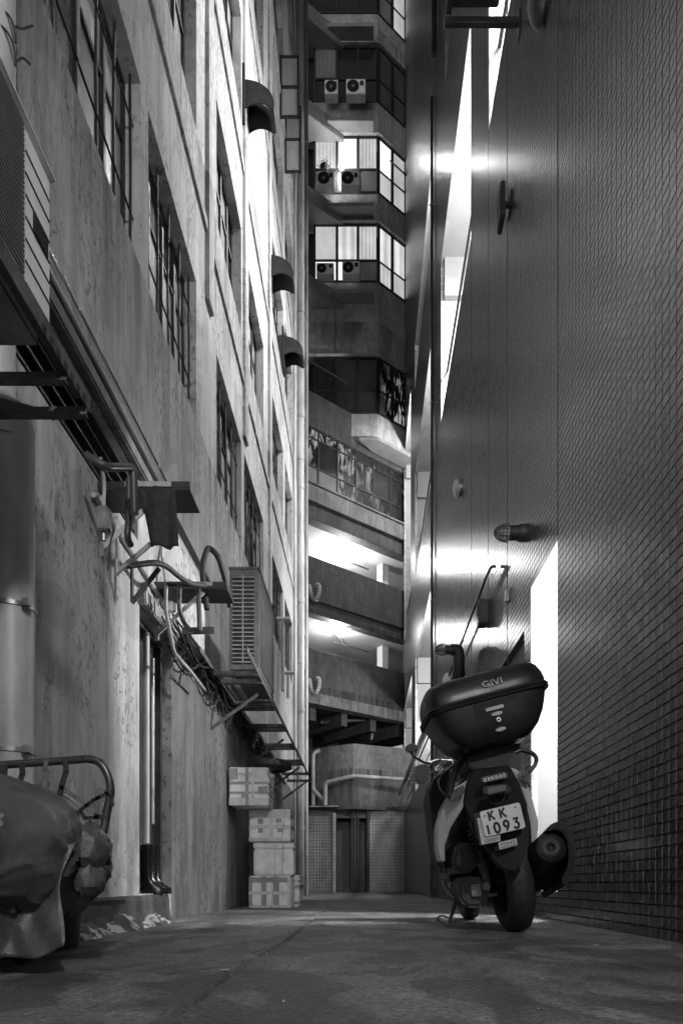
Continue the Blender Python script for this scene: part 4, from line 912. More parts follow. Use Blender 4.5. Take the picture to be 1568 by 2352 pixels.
# railing on the podium
for i in range(22):
    m = MB(); q = -1.0 + i * .13; m.tube([fac(q, .1, 16.2), fac(q, .1, 17.25)], .012, 5); m.build('baluster', IRON, CP)
m = MB(); m.tube([fac(-1.1, .1, 17.25), fac(1.85, .1, 17.25)], .022, 6); m.build('handrail', IRON, CP)
# dark undercroft
for i in range(5): m = MB(); slab(m, -1 + i * 1.3, -.75 + i * 1.3, .4, 4, 5.7, 6.19); m.build('joist', CONC, CP)
m = MB(); m.tube([P(735, 1660, 66), P(860, 1652, 64)], .06, 8); m.tube([P(858, 1655, 64), P(852, 1700, 64)], .06, 8); m.build('service_pipe', PVCD, CP, smooth=True)
for (x0, y0, d) in ((712, 1345, 21.9), (712, 1560, 21.9)):
    t = thing('drain_bend', K(x0, y0, d), 'pale corrugated drain bend poking from the %s parapet of the car park' % ('upper' if y0 < 1400 else 'lower'), 'pipe')
    pts = arc_pts([K(x0 - 3, y0, d), K(x0 + 3, y0 + 28, d), K(x0 + 12, y0 + 34, d), K(x0 + 21, y0 + 18, d), K(x0 + 20, y0, d), K(x0 + 14, y0 - 2, d)], .2, 5)
    MB().tube(pts, .075, 12).build('tube', PVC, t, smooth=True)
    m = MB(); L_ = len(pts)
    for i in range(2, L_ - 2, 2): dd_ = (pts[i + 1] - pts[i - 1]).normalized() * .012; m.tube([pts[i] - dd_, pts[i] + dd_], .083, 12)
    m.build('rib', GALV, t, smooth=True)
# bay and tiled base
BD = thing('end_block', (0, 24, 0), 'low block with tiled base and plain concrete bay closing the end of the alley', 'building')
def pr(pts, z0, z1, nm, m_, par=BD, bev=.01):
    m = MB(); m.prism([Vector((x, y, z0)) for x, y in pts], (0, 0, z1 - z0)); return m.build(nm, m_, par, bevel=bev, seg=1)
def XY(x, d): return ((x - CX) * d / F, d)
zt, zb = .26 + 325 / 67.3, .26 + 175 / 67.3
pr([XY(725, 24.1), XY(811, 23.3), XY(945, 24.3), (2.2, 26), (-2, 26)], zb, zt, 'bay', CONC_L)
bz = P(0, 1862, 65.3).z
for a, b in ((690, 772), (848, 950)):
    m = MB(); m.quad(*[Vector((XY(x, 24.0)[0], 24.0, z)) for x, z in ((a, 0), (b, 0), (b, bz), (a, bz))]); m.build('tiled_wall', TILE_BASE, BD)
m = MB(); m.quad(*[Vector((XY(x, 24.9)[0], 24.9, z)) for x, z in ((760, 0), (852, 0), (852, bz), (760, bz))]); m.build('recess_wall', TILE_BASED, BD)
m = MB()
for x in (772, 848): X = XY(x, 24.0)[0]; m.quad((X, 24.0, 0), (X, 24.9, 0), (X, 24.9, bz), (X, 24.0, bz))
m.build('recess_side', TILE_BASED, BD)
m = MB(); m.box(XY(766, 24)[0], XY(852, 24)[0], 23.9, 24.05, bz - .28, bz + .001); m.build('lintel', CONC_L, BD)
m = MB(); m.box(-2.6, 1.7, 23.85, 24.9, bz + .002, bz + .1); m.build('slab_edge', CONC, BD)
m = MB(); m.box(-1.9, -.9, 23.3, 23.9, bz + .05, bz + .08); m.build('canopy', STEEL_L, BD)
m = MB(); m.box(-.7, -.2, 23.92, 24.6, 0, .12); m.build('step', CONC_L, BD)
pipe_thing('drain_pipe', [P(719, 1850, 66.5), P(719, 1730, 66.5), P(735, 1724, 66.5)], .07, PVC, 'pale pipe climbing the left end of the concrete bay', round_=.15)
pipe_thing('drain_pipe', [P(719, 1812, 66.8), P(745, 1842, 66.8)], .07, PVC, 'pale pipe slanting down across the lower left of the concrete bay')
pipe_thing('drain_pipe', [P(747, 1850, 67.6), P(747, 1798, 67.6), P(811, 1783, 68.2), P(940, 1792, 66)], .07, PVC, 'pale pipe wrapping round the corner of the concrete bay', round_=.12)
pipe_thing('downpipe', [P(767, 1868, 66), (P(767, 2050, 66).x, F / 66, 0)], .07, PVC, 'pale downpipe at the left side of the dark recess at the far end', round_=.1)
for i, (x, y0, lab) in enumerate(((808, 1850, 'dark'), (815, 1860, 'bulging dark'), (822, 1862, 'slender dark'), (845, 1845, 'thick dark'))):
    pts = [P(x - 16, y0 - 12, 66), P(x - 4, y0 - 10, 66), P(x - 3, y0 + 15, 66), P(x, y0 + 20, 66), Vector((P(x, 0, 66).x, F / 66, 0))]
    pipe_thing('downpipe', pts, (.035, .06, .035, .055)[i], PVCD, ('first', 'second', 'third', 'last and thickest')[i] + ' dark pipe from the left beside the recess at the far end', round_=.1)
t = thing('notice', P(862, 1829, 65.5), 'tiny pale notice stuck low on the concrete bay', 'sign'); m = MB(); q = P(893, 1832, 64.9); m.box(q.x - .05, q.x + .05, q.y - .02, q.y - .01, q.z - .07, q.z + .07); m.build('panel', PAPER, t); m = MB(); m.tube([(q.x + .03 * math.cos(a), q.y - .024, q.z + .03 * math.sin(a)) for a in [2 * math.pi * j / 12 for j in range(13)]], .006, 4); m.build('symbol', INK, t)

# ================================================================== FAR END: TOWER
TW_ = thing('apartment_tower', (1, 27, 15), 'dark apartment tower rising above the car park with some lit windows and curtains', 'building')
kc = 68.0; dc = F / kc
def zc(y): return .26 + (HY - y) / kc
XC = (867 - CX) / kc; XL = (690 - CX) / kc
def front(mb, x0, x1, z0, z1, off=0): mb.quad((x0, dc - off, z0), (x1, dc - off, z0), (x1, dc - off, z1), (x0, dc - off, z1))
def sidep(s, z, off=0): return Vector((XC, dc, z)) + Dv * s + Vector((.633, -.774, 0)) * off
floors = [(820, 950, 'dark'), (515, 648, 'lit2'), (313, 443, 'lit3'), (106, 234, 'dark4'), (-97, 31, 'lit5'), (-300, -175, 'dark')]
body = [(XL, dc), (XC, dc), tuple(sidep(6, 0).xy), (7, 31), (XL, 31)]
def band(y0, y1, nm, m_, out=0):
    pts = [(XL, dc - out), (XC + out * .3, dc - out), tuple(sidep(6, 0, out).xy), (7, 31), (XL, 31)]
    m = MB(); m.prism([Vector((x, y, zc(y1))) for x, y in pts], (0, 0, zc(y0) - zc(y1))); return m.build(nm, m_, TW_, bevel=.01, seg=1)
band(950, 1010, 'spandrel', TOWERW); band(712, 819, 'panel_wall', TOWERW, .06); band(648, 711, 'spandrel', TOWERW)
band(443, 514, 'spandrel', TOWERW); band(234, 312, 'spandrel', TOWERW); band(31, 105, 'spandrel', TOWERW); band(-175, -98, 'spandrel', TOWERW); band(-700, -301, 'spandrel', TOWERW)
for y in (819, 514, 312, 105): band(y - 3, y - .2, 'ledge', TOWERW, .12)
m = MB(); m.prism([Vector((x, y, zc(1016))) for x, y in [(-.2, dc - .12), (XC + .03, dc - .12), tuple(sidep(6, 0, .12).xy), tuple(sidep(6, 0, -.5).xy), (XC - .2, dc + .5)]], (0, 0, .1)); m.build('ledge', SOFF, TW_)
m = MB(); m.prism([Vector((x, y, zc(-700))) for x, y in [(XL + .05, dc + .35), (XC - .2, dc + .35), tuple(sidep(6, 0, -.4).xy), (6.5, 30.5), (XL + .05, 30.5)]], (0, 0, zc(1010) - zc(-700))); m.build('core', BLACK, TW_)
for x in (770,): X = (x - CX) / kc; m = MB(); m.box(X - .012, X + .012, dc - .068, dc - .059, zc(815), zc(715)); m.build('panel_joint', IRON, TW_)
def tower_floor(yt, yb, kind):
    zt_, zb_ = zc(yt), zc(yb); zm = zb_ + (zt_ - zb_) * (.40 if kind != 'lit2' else .36)
    xs = [720, 772, 820, 865]; xs = [(x - CX) / kc for x in xs]
    for i in range(3):
        f = MB(); a, b = xs[i], xs[i + 1]
        f.box(a, a + .07, dc - .02, dc + .05, zb_, zt_); f.box(b - .02, b, dc - .02, dc + .05, zb_, zt_)
        for z in (zb_, zm, zt_ - .06): f.box(a + .07, b - .02, dc - .018, dc + .048, z, z + .06)
        W = f.build('window', IRON, TW_)
        for j, (p0, p1) in enumerate(((zb_ + .06, zm), (zm + .06, zt_ - .06))):
            mt = GLASSD
            if kind == 'lit2': mt = (E_ROOM if i < 2 else E_DIM) if j == 0 else (E_FROST, E_CURT2, E_CURT)[i]
            if kind == 'lit3': mt = (E_DIM if j == 0 else (E_CURT, E_ROOM, E_CURT)[i])
            if kind == 'dark4': mt = E_DIM if (i == 0 and j == 1) else GLASSD
            p = MB(); p.quad((a + .07, dc + .02, p0), (b - .02, dc + .02, p0), (b - .02, dc + .02, p1), (a + .07, dc + .02, p1)); p.build('pane', mt, W)
    for i in range(8):
        s0, s1 = .03 + i * .62, .62 + i * .62; f = MB()
        def sb(a, b, z0, z1, o0=-.04, o1=.02):
            p = [sidep(s, z, o) for z in (z0, z1) for o in (o0, o1) for s in (a, b)]
            f.add(p, [(0, 2, 3, 1), (4, 5, 7, 6), (0, 1, 5, 4), (2, 6, 7, 3), (0, 4, 6, 2), (1, 3, 7, 5)])
        sb(s0, s0 + .06, zb_, zt_); sb(s1 - .03, s1, zb_, zt_)
        for z in (zb_, zm, zt_ - .06): sb(s0 + .06, s1 - .03, z, z + .06, -.038, .018)
        W = f.build('window', IRON, TW_)
        for j, (p0, p1) in enumerate(((zb_ + .06, zm), (zm + .06, zt_ - .06))):
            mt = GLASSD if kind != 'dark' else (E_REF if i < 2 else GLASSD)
            if kind == 'lit2': mt = E_CURT2 if j else (E_FROST if i % 2 else E_CURT)
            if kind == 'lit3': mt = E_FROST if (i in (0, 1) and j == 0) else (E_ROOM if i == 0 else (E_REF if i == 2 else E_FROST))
            if kind == 'lit5': mt = E_FROST if i > 0 else E_DIM
            if kind == 'dark4': mt = FROSTD
            p = MB(); p.quad(sidep(s0 + .06, p0), sidep(s1 - .03, p0), sidep(s1 - .03, p1), sidep(s0 + .06, p1)); p.build('pane', mt, W)
for q in floors: tower_floor(*q)
# open sashes at the lit third floor
for i, s in enumerate((.55, 1.3)):
    f = MB(); a = sidep(s, zc(345), .02); b = sidep(s + .1, zc(345) - .75, .55)
    wv_ = Dv * .5
    for (p, q_) in ((a, a + wv_), (b, b + wv_), (a, b), (a + wv_, b + wv_)): f.bar(p, q_, .04, .04)
    c_ = f.build('open_sash', IRON, TW_); m = MB(); m.quad(a, a + wv_, b + wv_, b); m.build('pane', FROST, c_)
# wedge balconies at the left of the tower
for y in (705, 510, 318, 105, 900 - 1200):
    z1 = zc(y); pts = [XY(690, 22.05), XY(735, 22.5), XY(789, 23.02), XY(789, 23.3), XY(690, 23.3)]
    m = MB(); m.prism([Vector((a, b, z1 - .1)) for a, b in pts], (0, 0, .5)); m.build('balcony_parapet', SOFF, TW_, bevel=.015, seg=1)
    m = MB(); m.prism([Vector((a, b, z1 + .1)) for a, b in [XY(752, 22.6), XY(858, 22.6), XY(858, 23.1), XY(742, 23.1)]], (0, 0, .12)); m.build('air_conditioner_shelf', SOFF, TW_, bevel=.01, seg=1)
def tower_ac(x, y, wpx, hpx, label, d=22.75):
    k = F / d; c_ = P(x, y, k); t = thing('air_conditioner', c_, label, 'air conditioner', 'air conditioners on the tower ledges'); wd, ht = wpx / k, hpx / k
    m = MB(); m.box(c_.x, c_.x + wd, d - .15, d + .15, c_.z, c_.z + ht); m.build('casing', ACW, t, bevel=.015)
    r = ht * .40; fc = (c_.x + r * 1.15, d - .153, c_.z + ht / 2)
    m = MB(); m.lathe([(0, 0), (r, 0), (r, -.02), (r * .94, -.02), (r * .9, -.004), (0, -.004)], fc, 'Y', 24); m.build('fan_guard', BLACK, t)
    m = MB(); m.lathe([(0, -.015), (r * .25, -.015), (r * .25, 0)], fc, 'Y', 12); m.build('hub', GALV, t)
    m = MB(); m.box(c_.x + wd * .72, c_.x + wd * .9, d - .158, d - .151, c_.z + ht * .55, c_.z + ht * .85); m.build('panel', BLACK, t)
tower_ac(795, 226, 44, 34, 'right air conditioner on the upper dark tower ledge'); tower_ac(746, 226, 30, 32, 'left air conditioner on the upper dark tower ledge')
tower_ac(728, 436, 40, 34, 'air conditioner with big round fan under the lit tower window'); tower_ac(783, 436, 42, 34, 'air conditioner to the right of the glowing bulb')
tower_ac(786, 638, 40, 30, 'air conditioner on the ledge under the curtained tower windows'); tower_ac(727, 638, 40, 26, 'dim air conditioner left of the one under the curtained windows')
t = thing('bulb', (-.78, 22.75, 24.35), 'glaring bare bulb on the sill of the lit tower window', 'lamp')
MB().rings([[Vector((-.78, 22.9, 24.38)) + Vector((.10 * math.cos(u) * math.cos(b), .10 * math.cos(u) * math.sin(b), .10 * math.sin(u))) for b in [2 * math.pi * j / 12 for j in range(12)]] for u in [-1.5 + 3.0 * s / 8 for s in range(9)]]).build('glass', E_HOT, t, smooth=True)
t = thing('potted_plant', P(742, 395, 68.5), 'round dark shrub silhouette on the lit tower window sill', 'plant'); c_ = P(745, 383, 68.6)
m = MB(); random.seed(5)
for i in range(160):
    d_ = Vector((random.gauss(0, 1), random.gauss(0, .6), abs(random.gauss(0, 1)))).normalized() * random.uniform(.1, .26); p = c_ + d_; s_ = .04; a = Vector((random.uniform(-1, 1), random.uniform(-1, 1), random.uniform(-1, 1))) * s_; b = Vector((random.uniform(-1, 1), random.uniform(-1, 1), random.uniform(-1, 1))) * s_; m.add([p, p + a, p + b], [(0, 1, 2)])
m.build('foliage', mat('dark_leaf', .05, .6), t); m = MB(); m.lathe([(0, -.16), (.12, -.16), (.15, .02), (0, .02)], c_, 'Z', 14); m.build('pot', BLACK, t)

# ================================================================== SCOOTER
Ys = 3.74; Xs = (1190 - CX) / (F / (Ys + .04))
SM = Matrix.Translation((Xs, Ys, 0)) @ Matrix.Rotation(R(2), 4, 'Z') @ Matrix.Rotation(R(-9.5), 4, 'Y')
SC = thing('scooter', (0, 0, 0), 'black and silver scooter leaning on its stand beside the tiled wall, plate KK 1093', 'scooter', mw=SM)
SI = SM.inverted()
def sp(x, y, d): return SI @ P(x, y, F / d)             # photograph pixel at distance d -> scooter coordinates
V3 = lambda cx, cy, d: sp(898 + cx * .3472, 1388 + cy * .3472, d)
def part(mb, name, m_, par=None, **kw): return mb.build(name, m_, par or SC, local=True, **kw)
# wheels
def wheel(y, r, wd):
    m = MB().lathe(tyre_prof(r, wd), (0, y, r), 'X', 56); W = part(m, 'tyre', RUBBER, smooth=True)
    m = MB()
    for i in range(30):
        a = i / 30 * 2 * math.pi
        for sgn in (-1, 1):
            p0 = Vector((sgn * wd * .07, y + (r + .001) * math.cos(a), r + (r + .001) * math.sin(a))); a2 = a + .13; rr = r * .965
            p1 = Vector((sgn * wd * .37, y + rr * math.cos(a2), r + rr * math.sin(a2))); m.bar(p0, p1, .006, .004, up=(0, math.cos(a), math.sin(a)))
    part(m, 'tread_groove', BLACK, W)
    m = MB().lathe([(r * .62, -wd * .38), (r * .66, -wd * .42), (r * .6, -wd * .3), (r * .56, 0), (r * .6, wd * .3), (r * .66, wd * .42), (r * .62, wd * .38)], (0, y, r), 'X', 40); part(m, 'rim', GPLAST, W, smooth=True)
    m = MB()
    for i in range(5):
        a = i / 5 * 2 * math.pi + .3; m.bar((0, y + .03 * math.cos(a), r + .03 * math.sin(a)), (0, y + r * .6 * math.cos(a), r + r * .6 * math.sin(a)), .03, .04, up=(1, 0, 0))
    m.tube([(-.08, y, r), (.08, y, r)], .035, 16); part(m, 'spoke', GPLAST, W)
wheel(.055, .29, .138); wheel(1.42, .275, .12)
m = MB().lathe([(.05, 0), (.13, 0), (.13, .005), (.05, .005)], (.095, .055, .29), 'X', 40); part(m, 'brake_disc', ALU, smooth=True)
m = MB().lathe([(.1, 0), (.13, 0), (.13, .005), (.1, .005)], (-.075, 1.42, .275), 'X', 40); part(m, 'brake_disc', ALU, smooth=True)
# body loft
def sec(y, zc_, hw, hh, n=22, e=.75): return [Vector((math.copysign(abs(math.cos(a)) ** e, math.cos(a)) * hw, y, zc_ + math.copysign(abs(math.sin(a)) ** e, math.sin(a)) * hh)) for a in [2 * math.pi * j / n for j in range(n)]]
m = MB().rings([sec(-.13, .70, .08, .06), sec(-.10, .71, .13, .11), sec(.0, .70, .16, .15), sec(.2, .66, .19, .19), sec(.5, .60, .205, .22), sec(.75, .52, .20, .20), sec(.9, .42, .18, .14)])
part(m, 'tail_body', GPLAST, smooth=True, bevel=0)
m = MB().rings([sec(.02, .865, .10, .025), sec(.10, .88, .15, .045), sec(.3, .86, .165, .055), sec(.55, .80, .16, .06), sec(.8, .77, .13, .055), sec(.92, .76, .08, .03)])
part(m, 'seat', mat('black_vinyl', .014, .38, var=.3, scale=20, bump=.15), smooth=True)
m = MB().rings([sec(.85, .33, .20, .08), sec(1.05, .33, .21, .09), sec(1.2, .5, .22, .22), sec(1.28, .72, .21, .28), sec(1.38, .78, .19, .26), sec(1.50, .74, .13, .2), sec(1.60, .70, .06, .10)])
part(m, 'front_fairing', BPLAST, smooth=True)
m = MB().rings([sec(.4, .26, .13, .09), sec(.6, .24, .16, .10), sec(1.0, .24, .17, .09), sec(1.15, .28, .14, .08)]); part(m, 'belly_pan', GPLAST, smooth=True)
m = MB().rings([[Vector((x * 1, 1.42 + rr * math.cos(a), .275 + rr * math.sin(a))) for x, rr in ((-.07, .27), (-.06, .31), (0, .325), (.06, .31), (.07, .27), (0, .30))] for a in [R(20 + 12 * i) for i in range(12)]]); part(m, 'front_mudguard', BPLAST, smooth=True)
for sx in (-.09, .09): m = MB(); m.tube([(sx, 1.42, .275), (sx * .9, 1.36, .62)], .022, 10); part(m, 'fork_leg', ALU, smooth=True)
# rear panels traced to size, each with its own depth
def panel(name, pts, d, th, m_, curve=1.2, bev=.008, par=None):
    q = [V3(x, y, d) for x, y in pts]; cx = -.0
    for p in q: p.y += curve * max(0, abs(p.x) - .03) ** 2 * 4
    m = MB(); m.prism(q, (0, th, 0)); return part(m, name, m_, par, bevel=bev)
panel('tail_panel', [(560, 1075), (785, 1065), (850, 1180), (905, 1320), (915, 1480), (700, 1500), (560, 1420), (515, 1290), (530, 1160)], 3.44, .10, GPLAST)
panel('rear_mudguard', [(560, 1390), (915, 1440), (912, 1600), (895, 1690), (855, 1755), (800, 1778), (740, 1760), (690, 1700), (655, 1620), (590, 1530)], 3.40, .03, GPLAST, bev=.012)
panel('side_fairing', [(535, 1145), (530, 1240), (488, 1350), (425, 1465), (395, 1590), (402, 1700), (372, 1685), (352, 1590), (350, 1450), (372, 1330), (398, 1268), (440, 1195)], 3.53, .16, SILVER, .6)
panel('side_fairing', [(795, 1082), (845, 1095), (925, 1215), (958, 1330), (988, 1440), (975, 1560), (938, 1605), (930, 1450), (895, 1300), (850, 1190)], 3.53, .16, SILVER, .6)
panel('side_fairing', [(300, 1135), (345, 1110), (395, 1075), (390, 1260), (345, 1340), (325, 1460), (350, 1700), (370, 1760), (330, 1730), (290, 1440), (268, 1240)], 3.85, .3, GPLAST, .3)
panel('footboard_edge', [(300, 1500), (325, 1500), (350, 1700), (345, 1790), (320, 1700)], 4.1, .3, GPLAST, .2)
panel('pillion_peg', [(325, 1590), (335, 1640), (300, 1740), (265, 1755), (262, 1730), (290, 1660)], 4.2, .05, RUBBER, 0)
TL = panel('tail_light', [(597, 1155), (605, 1148), (755, 1112), (765, 1120), (766, 1142), (758, 1150), (610, 1182), (600, 1175)], 3.425, .04, REFL, 0, .004)
m = MB(); q = [V3(x, y, 3.423) for x, y in ((597, 1155), (605, 1148), (755, 1112), (765, 1120), (766, 1142), (758, 1150), (610, 1182), (600, 1175), (597, 1155))]; m.tube(q, .0022, 6); part(m, 'bezel', CHROME, TL)
m = MB()
for i in range(12):
    p = V3(618 + 134 * (i % 6) / 5.3, 1160 - 32 * (i % 6) / 5.3 + (10 if i > 5 else -4), 3.42); m.box(p.x - .004, p.x + .004, p.y - .002, p.y + .004, p.z - .003, p.z + .003)
part(m, 'reflector_cell', CHROME, TL)
for (pts, c0, sl) in (([(432, 1215), (480, 1190), (497, 1192), (500, 1235), (470, 1262), (440, 1290), (415, 1292), (412, 1265)], (458, 1232), -.5), ([(850, 1103), (915, 1105), (925, 1135), (922, 1185), (880, 1170), (862, 1148)], (890, 1130), 0)):
    I = panel('indicator', pts, 3.49, .05, REFL, .4, .004); m = MB()
    for i in range(9):
        p = V3(c0[0] - 20 + 20 * (i % 3), c0[1] - 10 + 12 * (i // 3) + sl * 14 * ((i % 3) - 1), 3.478); m.lathe([(0, -.003), (.0032, 0)], p, 'Y', 8)
    part(m, 'reflector_cell', CHROME, I)
panel('lock_cover', [(605, 1245), (615, 1205), (765, 1185), (800, 1235), (775, 1250), (640, 1270)], 3.415, .02, GPLAST, 0, .004); panel('lock_flap', [(635, 1235), (640, 1215), (755, 1195), (762, 1235), (640, 1262)], 3.40, .02, mat('worn_dark_plastic', .06, .45), 0, .003)
m = MB(); q = [V3(638, 1275, 3.385), V3(660, 1320, 3.385), V3(700, 1328, 3.385), V3(745, 1300, 3.385), V3(762, 1245, 3.385)]; m.tube(arc_pts(q, .03), .003, 8); part(m, 'lock_loop', BPLAST, smooth=True)
# number plate (sits on its own tilt)
pc = [V3(583, 1375, 3.36), V3(850, 1310, 3.36), V3(888, 1480, 3.36), V3(625, 1543, 3.36)]
cen = (pc[0] + pc[1] + pc[2] + pc[3]) / 4; ux = (pc[1] - pc[0] + pc[2] - pc[3]).normalized(); uz = Vector((0, 1, 0)).cross(ux) * -1; uz = ux.cross(Vector((0, 1, 0))).normalized()
wpl, hpl = (pc[1] - pc[0]).length, (pc[3] - pc[0]).length
def on_plate(a, b, o=0): return cen + ux * a + uz * b + Vector((0, -o, 0))
m = MB(); rr = .012; ol = []
for (sx, sz, a0) in ((1, 1, 0), (-1, 1, 90), (-1, -1, 180), (1, -1, 270)):
    for j in range(4): a = R(a0 + 30 * j); ol.append(on_plate(sx * (wpl / 2 - rr) + rr * math.cos(a), sz * (hpl / 2 - rr) + rr * math.sin(a)))
m.prism(ol, (0, .004, 0)); NP = part(m, 'number_plate', PLATE, bevel=.001)
def text(body, c, size, name, m_, par, ux_, uz_, ext=.0006, bold=0.0, sx=1):
    cu = bpy.data.curves.new(name, 'FONT'); cu.body = body; cu.size = size; cu.align_x = 'CENTER'; cu.align_y = 'CENTER'; cu.extrude = ext; cu.offset = bold; cu.materials.append(m_); cu.resolution_u = 4
    o = bpy.data.objects.new(name, cu); COL.objects.link(o); o.parent = par
    uy_ = ux_.cross(uz_)
    M_ = Matrix((ux_ * sx, uz_, -uy_ if False else ux_.cross(uz_))).transposed().to_4x4(); M_.translation = c
    me = bpy.data.meshes.new_from_object(o); bpy.data.objects.remove(o); o = bpy.data.objects.new(name, me); COL.objects.link(o); o.parent = par; o.matrix_local = M_; return o
def arc(cx_, cz_, rx, rz, a0, a1, n=14): return [(cx_ + rx * math.cos(R(a0 + (a1 - a0) * i / n)), cz_ + rz * math.sin(R(a0 + (a1 - a0) * i / n))) for i in range(n + 1)]
GL = {'K': [[(0, 0), (0, 1)], [(.52, 1), (.04, .42)], [(.16, .55), (.58, 0)]], '1': [[(.2, 0), (.2, 1)]], '0': [arc(.3, .5, .3, .5, 0, 360, 26)], '9': [arc(.3, .69, .27, .31, 0, 360, 22), [(.57, .66), (.50, .36), (.24, 0)]], '3': [[(.04, 1), (.52, 1), (.27, .62)], arc(.25, .31, .30, .31, 80, -150, 16)],
      'G': [[(.62, 1), (.22, 1), (0, .8), (0, .2), (.2, 0), (.62, 0), (.62, .45), (.3, .45)]], 'I': [[(.1, 0), (.1, 1)]], 'V': [[(0, 1), (.3, 0), (.6, 1)]]}
def glyph(ch, f, hgt, wid, th, m_, par, ext=.0012, loc=None):
    for st in GL[ch]:
        m = MB()
        for a, b in zip(st, st[1:]):
            A_, B_ = f(a[0] * wid, a[1] * hgt), f(b[0] * wid, b[1] * hgt); d_ = (B_ - A_).normalized(); m.bar(A_ - d_ * th * (.0 if len(st) == 2 else .3), B_ + d_ * th * (.0 if len(st) == 2 else .3), ext, th, up=(0, -1, 0)) if False else None
            nrm = (f(0, 1) - f(0, 0)).normalized(); rt = (f(1, 0) - f(0, 0)).normalized(); out = rt.cross(nrm).normalized() * ext; sd = d_.cross(out.normalized()) * th / 2
            e_ = d_ * th * (0 if len(st) == 2 else .28); p = [A_ - e_ - sd, A_ - e_ + sd, B_ + e_ + sd, B_ + e_ - sd]
            m.add([v_ + out * .0 for v_ in p] + [v_ + out for v_ in p], [(0, 1, 2, 3), (7, 6, 5, 4), (0, 4, 5, 1), (1, 5, 6, 2), (2, 6, 7, 3), (3, 7, 4, 0)])
        m.build('lettering', m_, par, local=True)
def pf(x0, z0): return lambda a, b: on_plate(x0 + a, z0 + b, .0006)
lh = hpl * .37
for ch, x0, z0 in (('K', -.30, .07), ('K', -.02, .07), ('1', -.43, -.43), ('0', -.235, -.43), ('9', -.0, -.43), ('3', .245, -.43)):
    glyph(ch, pf(x0 * wpl, z0 * hpl), lh, lh * (.86 if ch != 'K' else .95), lh * .235, INK, NP)
for a, b in ((-wpl * .4, hpl * .30), (wpl * .36, hpl * .36)):
    p = on_plate(a, b, .003); m = MB(); m.tube([p, p + Vector((0, .004, 0))], .0045, 8); part(m, 'screw', DARKM, NP)
m = panel('document_holder', [(545, 1385), (640, 1370), (725, 1570), (585, 1602)], 3.375, .006, GPLAST, 0, .002)
PPn = panel('licence_paper', [(568, 1418), (600, 1412), (625, 1540), (720, 1520), (722, 1568), (598, 1592)], 3.371, .002, PAPER, 0, 0)
m = MB()
for i in range(7):
    a = V3(575 + i * 4, 1440 + i * 18, 3.3695); b = V3(592 + i * 4, 1437 + i * 18, 3.3695); m.bar(a, b, .002, .0015)
for i in range(3):
    a = V3(618, 1562 + i * 9, 3.3695); b = V3(712, 1541 + i * 9, 3.3695); m.bar(a, b, .0015, .002)
part(m, 'print', INK, PPn)
STK = panel('sticker', [(708, 1578), (828, 1550), (835, 1595), (718, 1626)], 3.385, .002, PAPER, 0, 0)
m = MB()
for i_ in range(9):
    a = V3(728 + i_ * 11, 1584 - i_ * 2.7, 3.3825); b = V3(733 + i_ * 11 + (4 if i_ % 2 else -3), 1600 - i_ * 2.7, 3.3825); m.bar(a, b, .0022, .0015)
    if i_ % 3 == 0: m.bar(a, a + (V3(740 + i_ * 11, 1581 - i_ * 2.7, 3.3825) - a), .0022, .0015)
a = V3(722, 1614, 3.3825); b = V3(828, 1590, 3.3825); m.bar(a, b, .0015, .0022); part(m, 'print', INK, STK)
# springs, engine, exhaust
def spring(a, b, r, n, t_):
    a, b = Vector(a), Vector(b); pts = []; d_ = (b - a); ax = d_.normalized(); e1 = ax.cross(Vector((0, 1, 0))).normalized(); e2 = ax.cross(e1)
    for i in range(n * 12 + 1):
        q = i / (n * 12); an = 2 * math.pi * n * q; pts.append(a + d_ * q + e1 * r * math.cos(an) + e2 * r * math.sin(an))
    m = MB(); m.tube(pts, t_, 7); S_ = part(m, 'spring', GPLAST, smooth=True); m = MB(); m.tube([a - ax * .03, b + ax * .06], r * .45, 10); part(m, 'damper', ALU, S_, smooth=True)
spring(V3(535, 1480, 3.62), V3(600, 1700, 3.68), .026, 8, .0065); spring(V3(890, 1480, 3.62), V3(900, 1650, 3.66), .024, 6, .0065)
m = MB(); m.tube([V3(598, 1700, 3.68), V3(620, 1790, 3.72), V3(640, 1850, 3.75)], .026, 10, rr=[.03, .022, .02]); part(m, 'damper_foot', ALU, smooth=True)
panel('airbox', [(430, 1580), (490, 1560), (560, 1600), (590, 1700), (560, 1775), (440, 1785), (405, 1720)], 3.78, .35, GPLAST, .1, .02)
panel('engine_case', [(460, 1815), (560, 1795), (655, 1830), (665, 1960), (600, 2010), (500, 2010), (450, 1950), (437, 1880)], 3.78, .30, mat('engine_grey', .045, .5, .3, .4, 12, .4), .1, .02)
panel('engine_cover', [(525, 1855), (590, 1850), (600, 1930), (535, 1940)], 3.765, .03, ALU, 0, .004)
m = MB(); q = V3(625, 1870, 3.74); m.tube([q, q + Vector((0, -.02, 0))], .022, 10); q = V3(640, 1930, 3.74); m.tube([q, q + Vector((.05, 0, 0))], .012, 10); part(m, 'bolt_boss', ALU, smooth=True)
panel('hub_cover', [(925, 1790), (960, 1800), (975, 1850), (980, 1890), (935, 1910), (925, 1880)], 3.80, .10, ALU, 0, .01)
ec = V3(1062, 1610, 3.42)
m = MB().lathe([(.018, .02), (.018, -.0), (.03, -.004), (.05, -.002), (.075, .012), (.085, .04), (.088, .10), (.088, .42), (.06, .5), (.03, .52)], (0, 0, 0), 'Y', 32)
Rx = Matrix.Rotation(R(-12), 3, 'X'); m.v = [Rx @ v + ec for v in m.v]; EX = part(m, 'exhaust', GPLAST, smooth=True)
m = MB().lathe([(0, .015), (.018, .015)], (0, 0, 0), 'Y', 16); m.v = [Rx @ v + ec for v in m.v]; part(m, 'outlet', BLACK, EX)
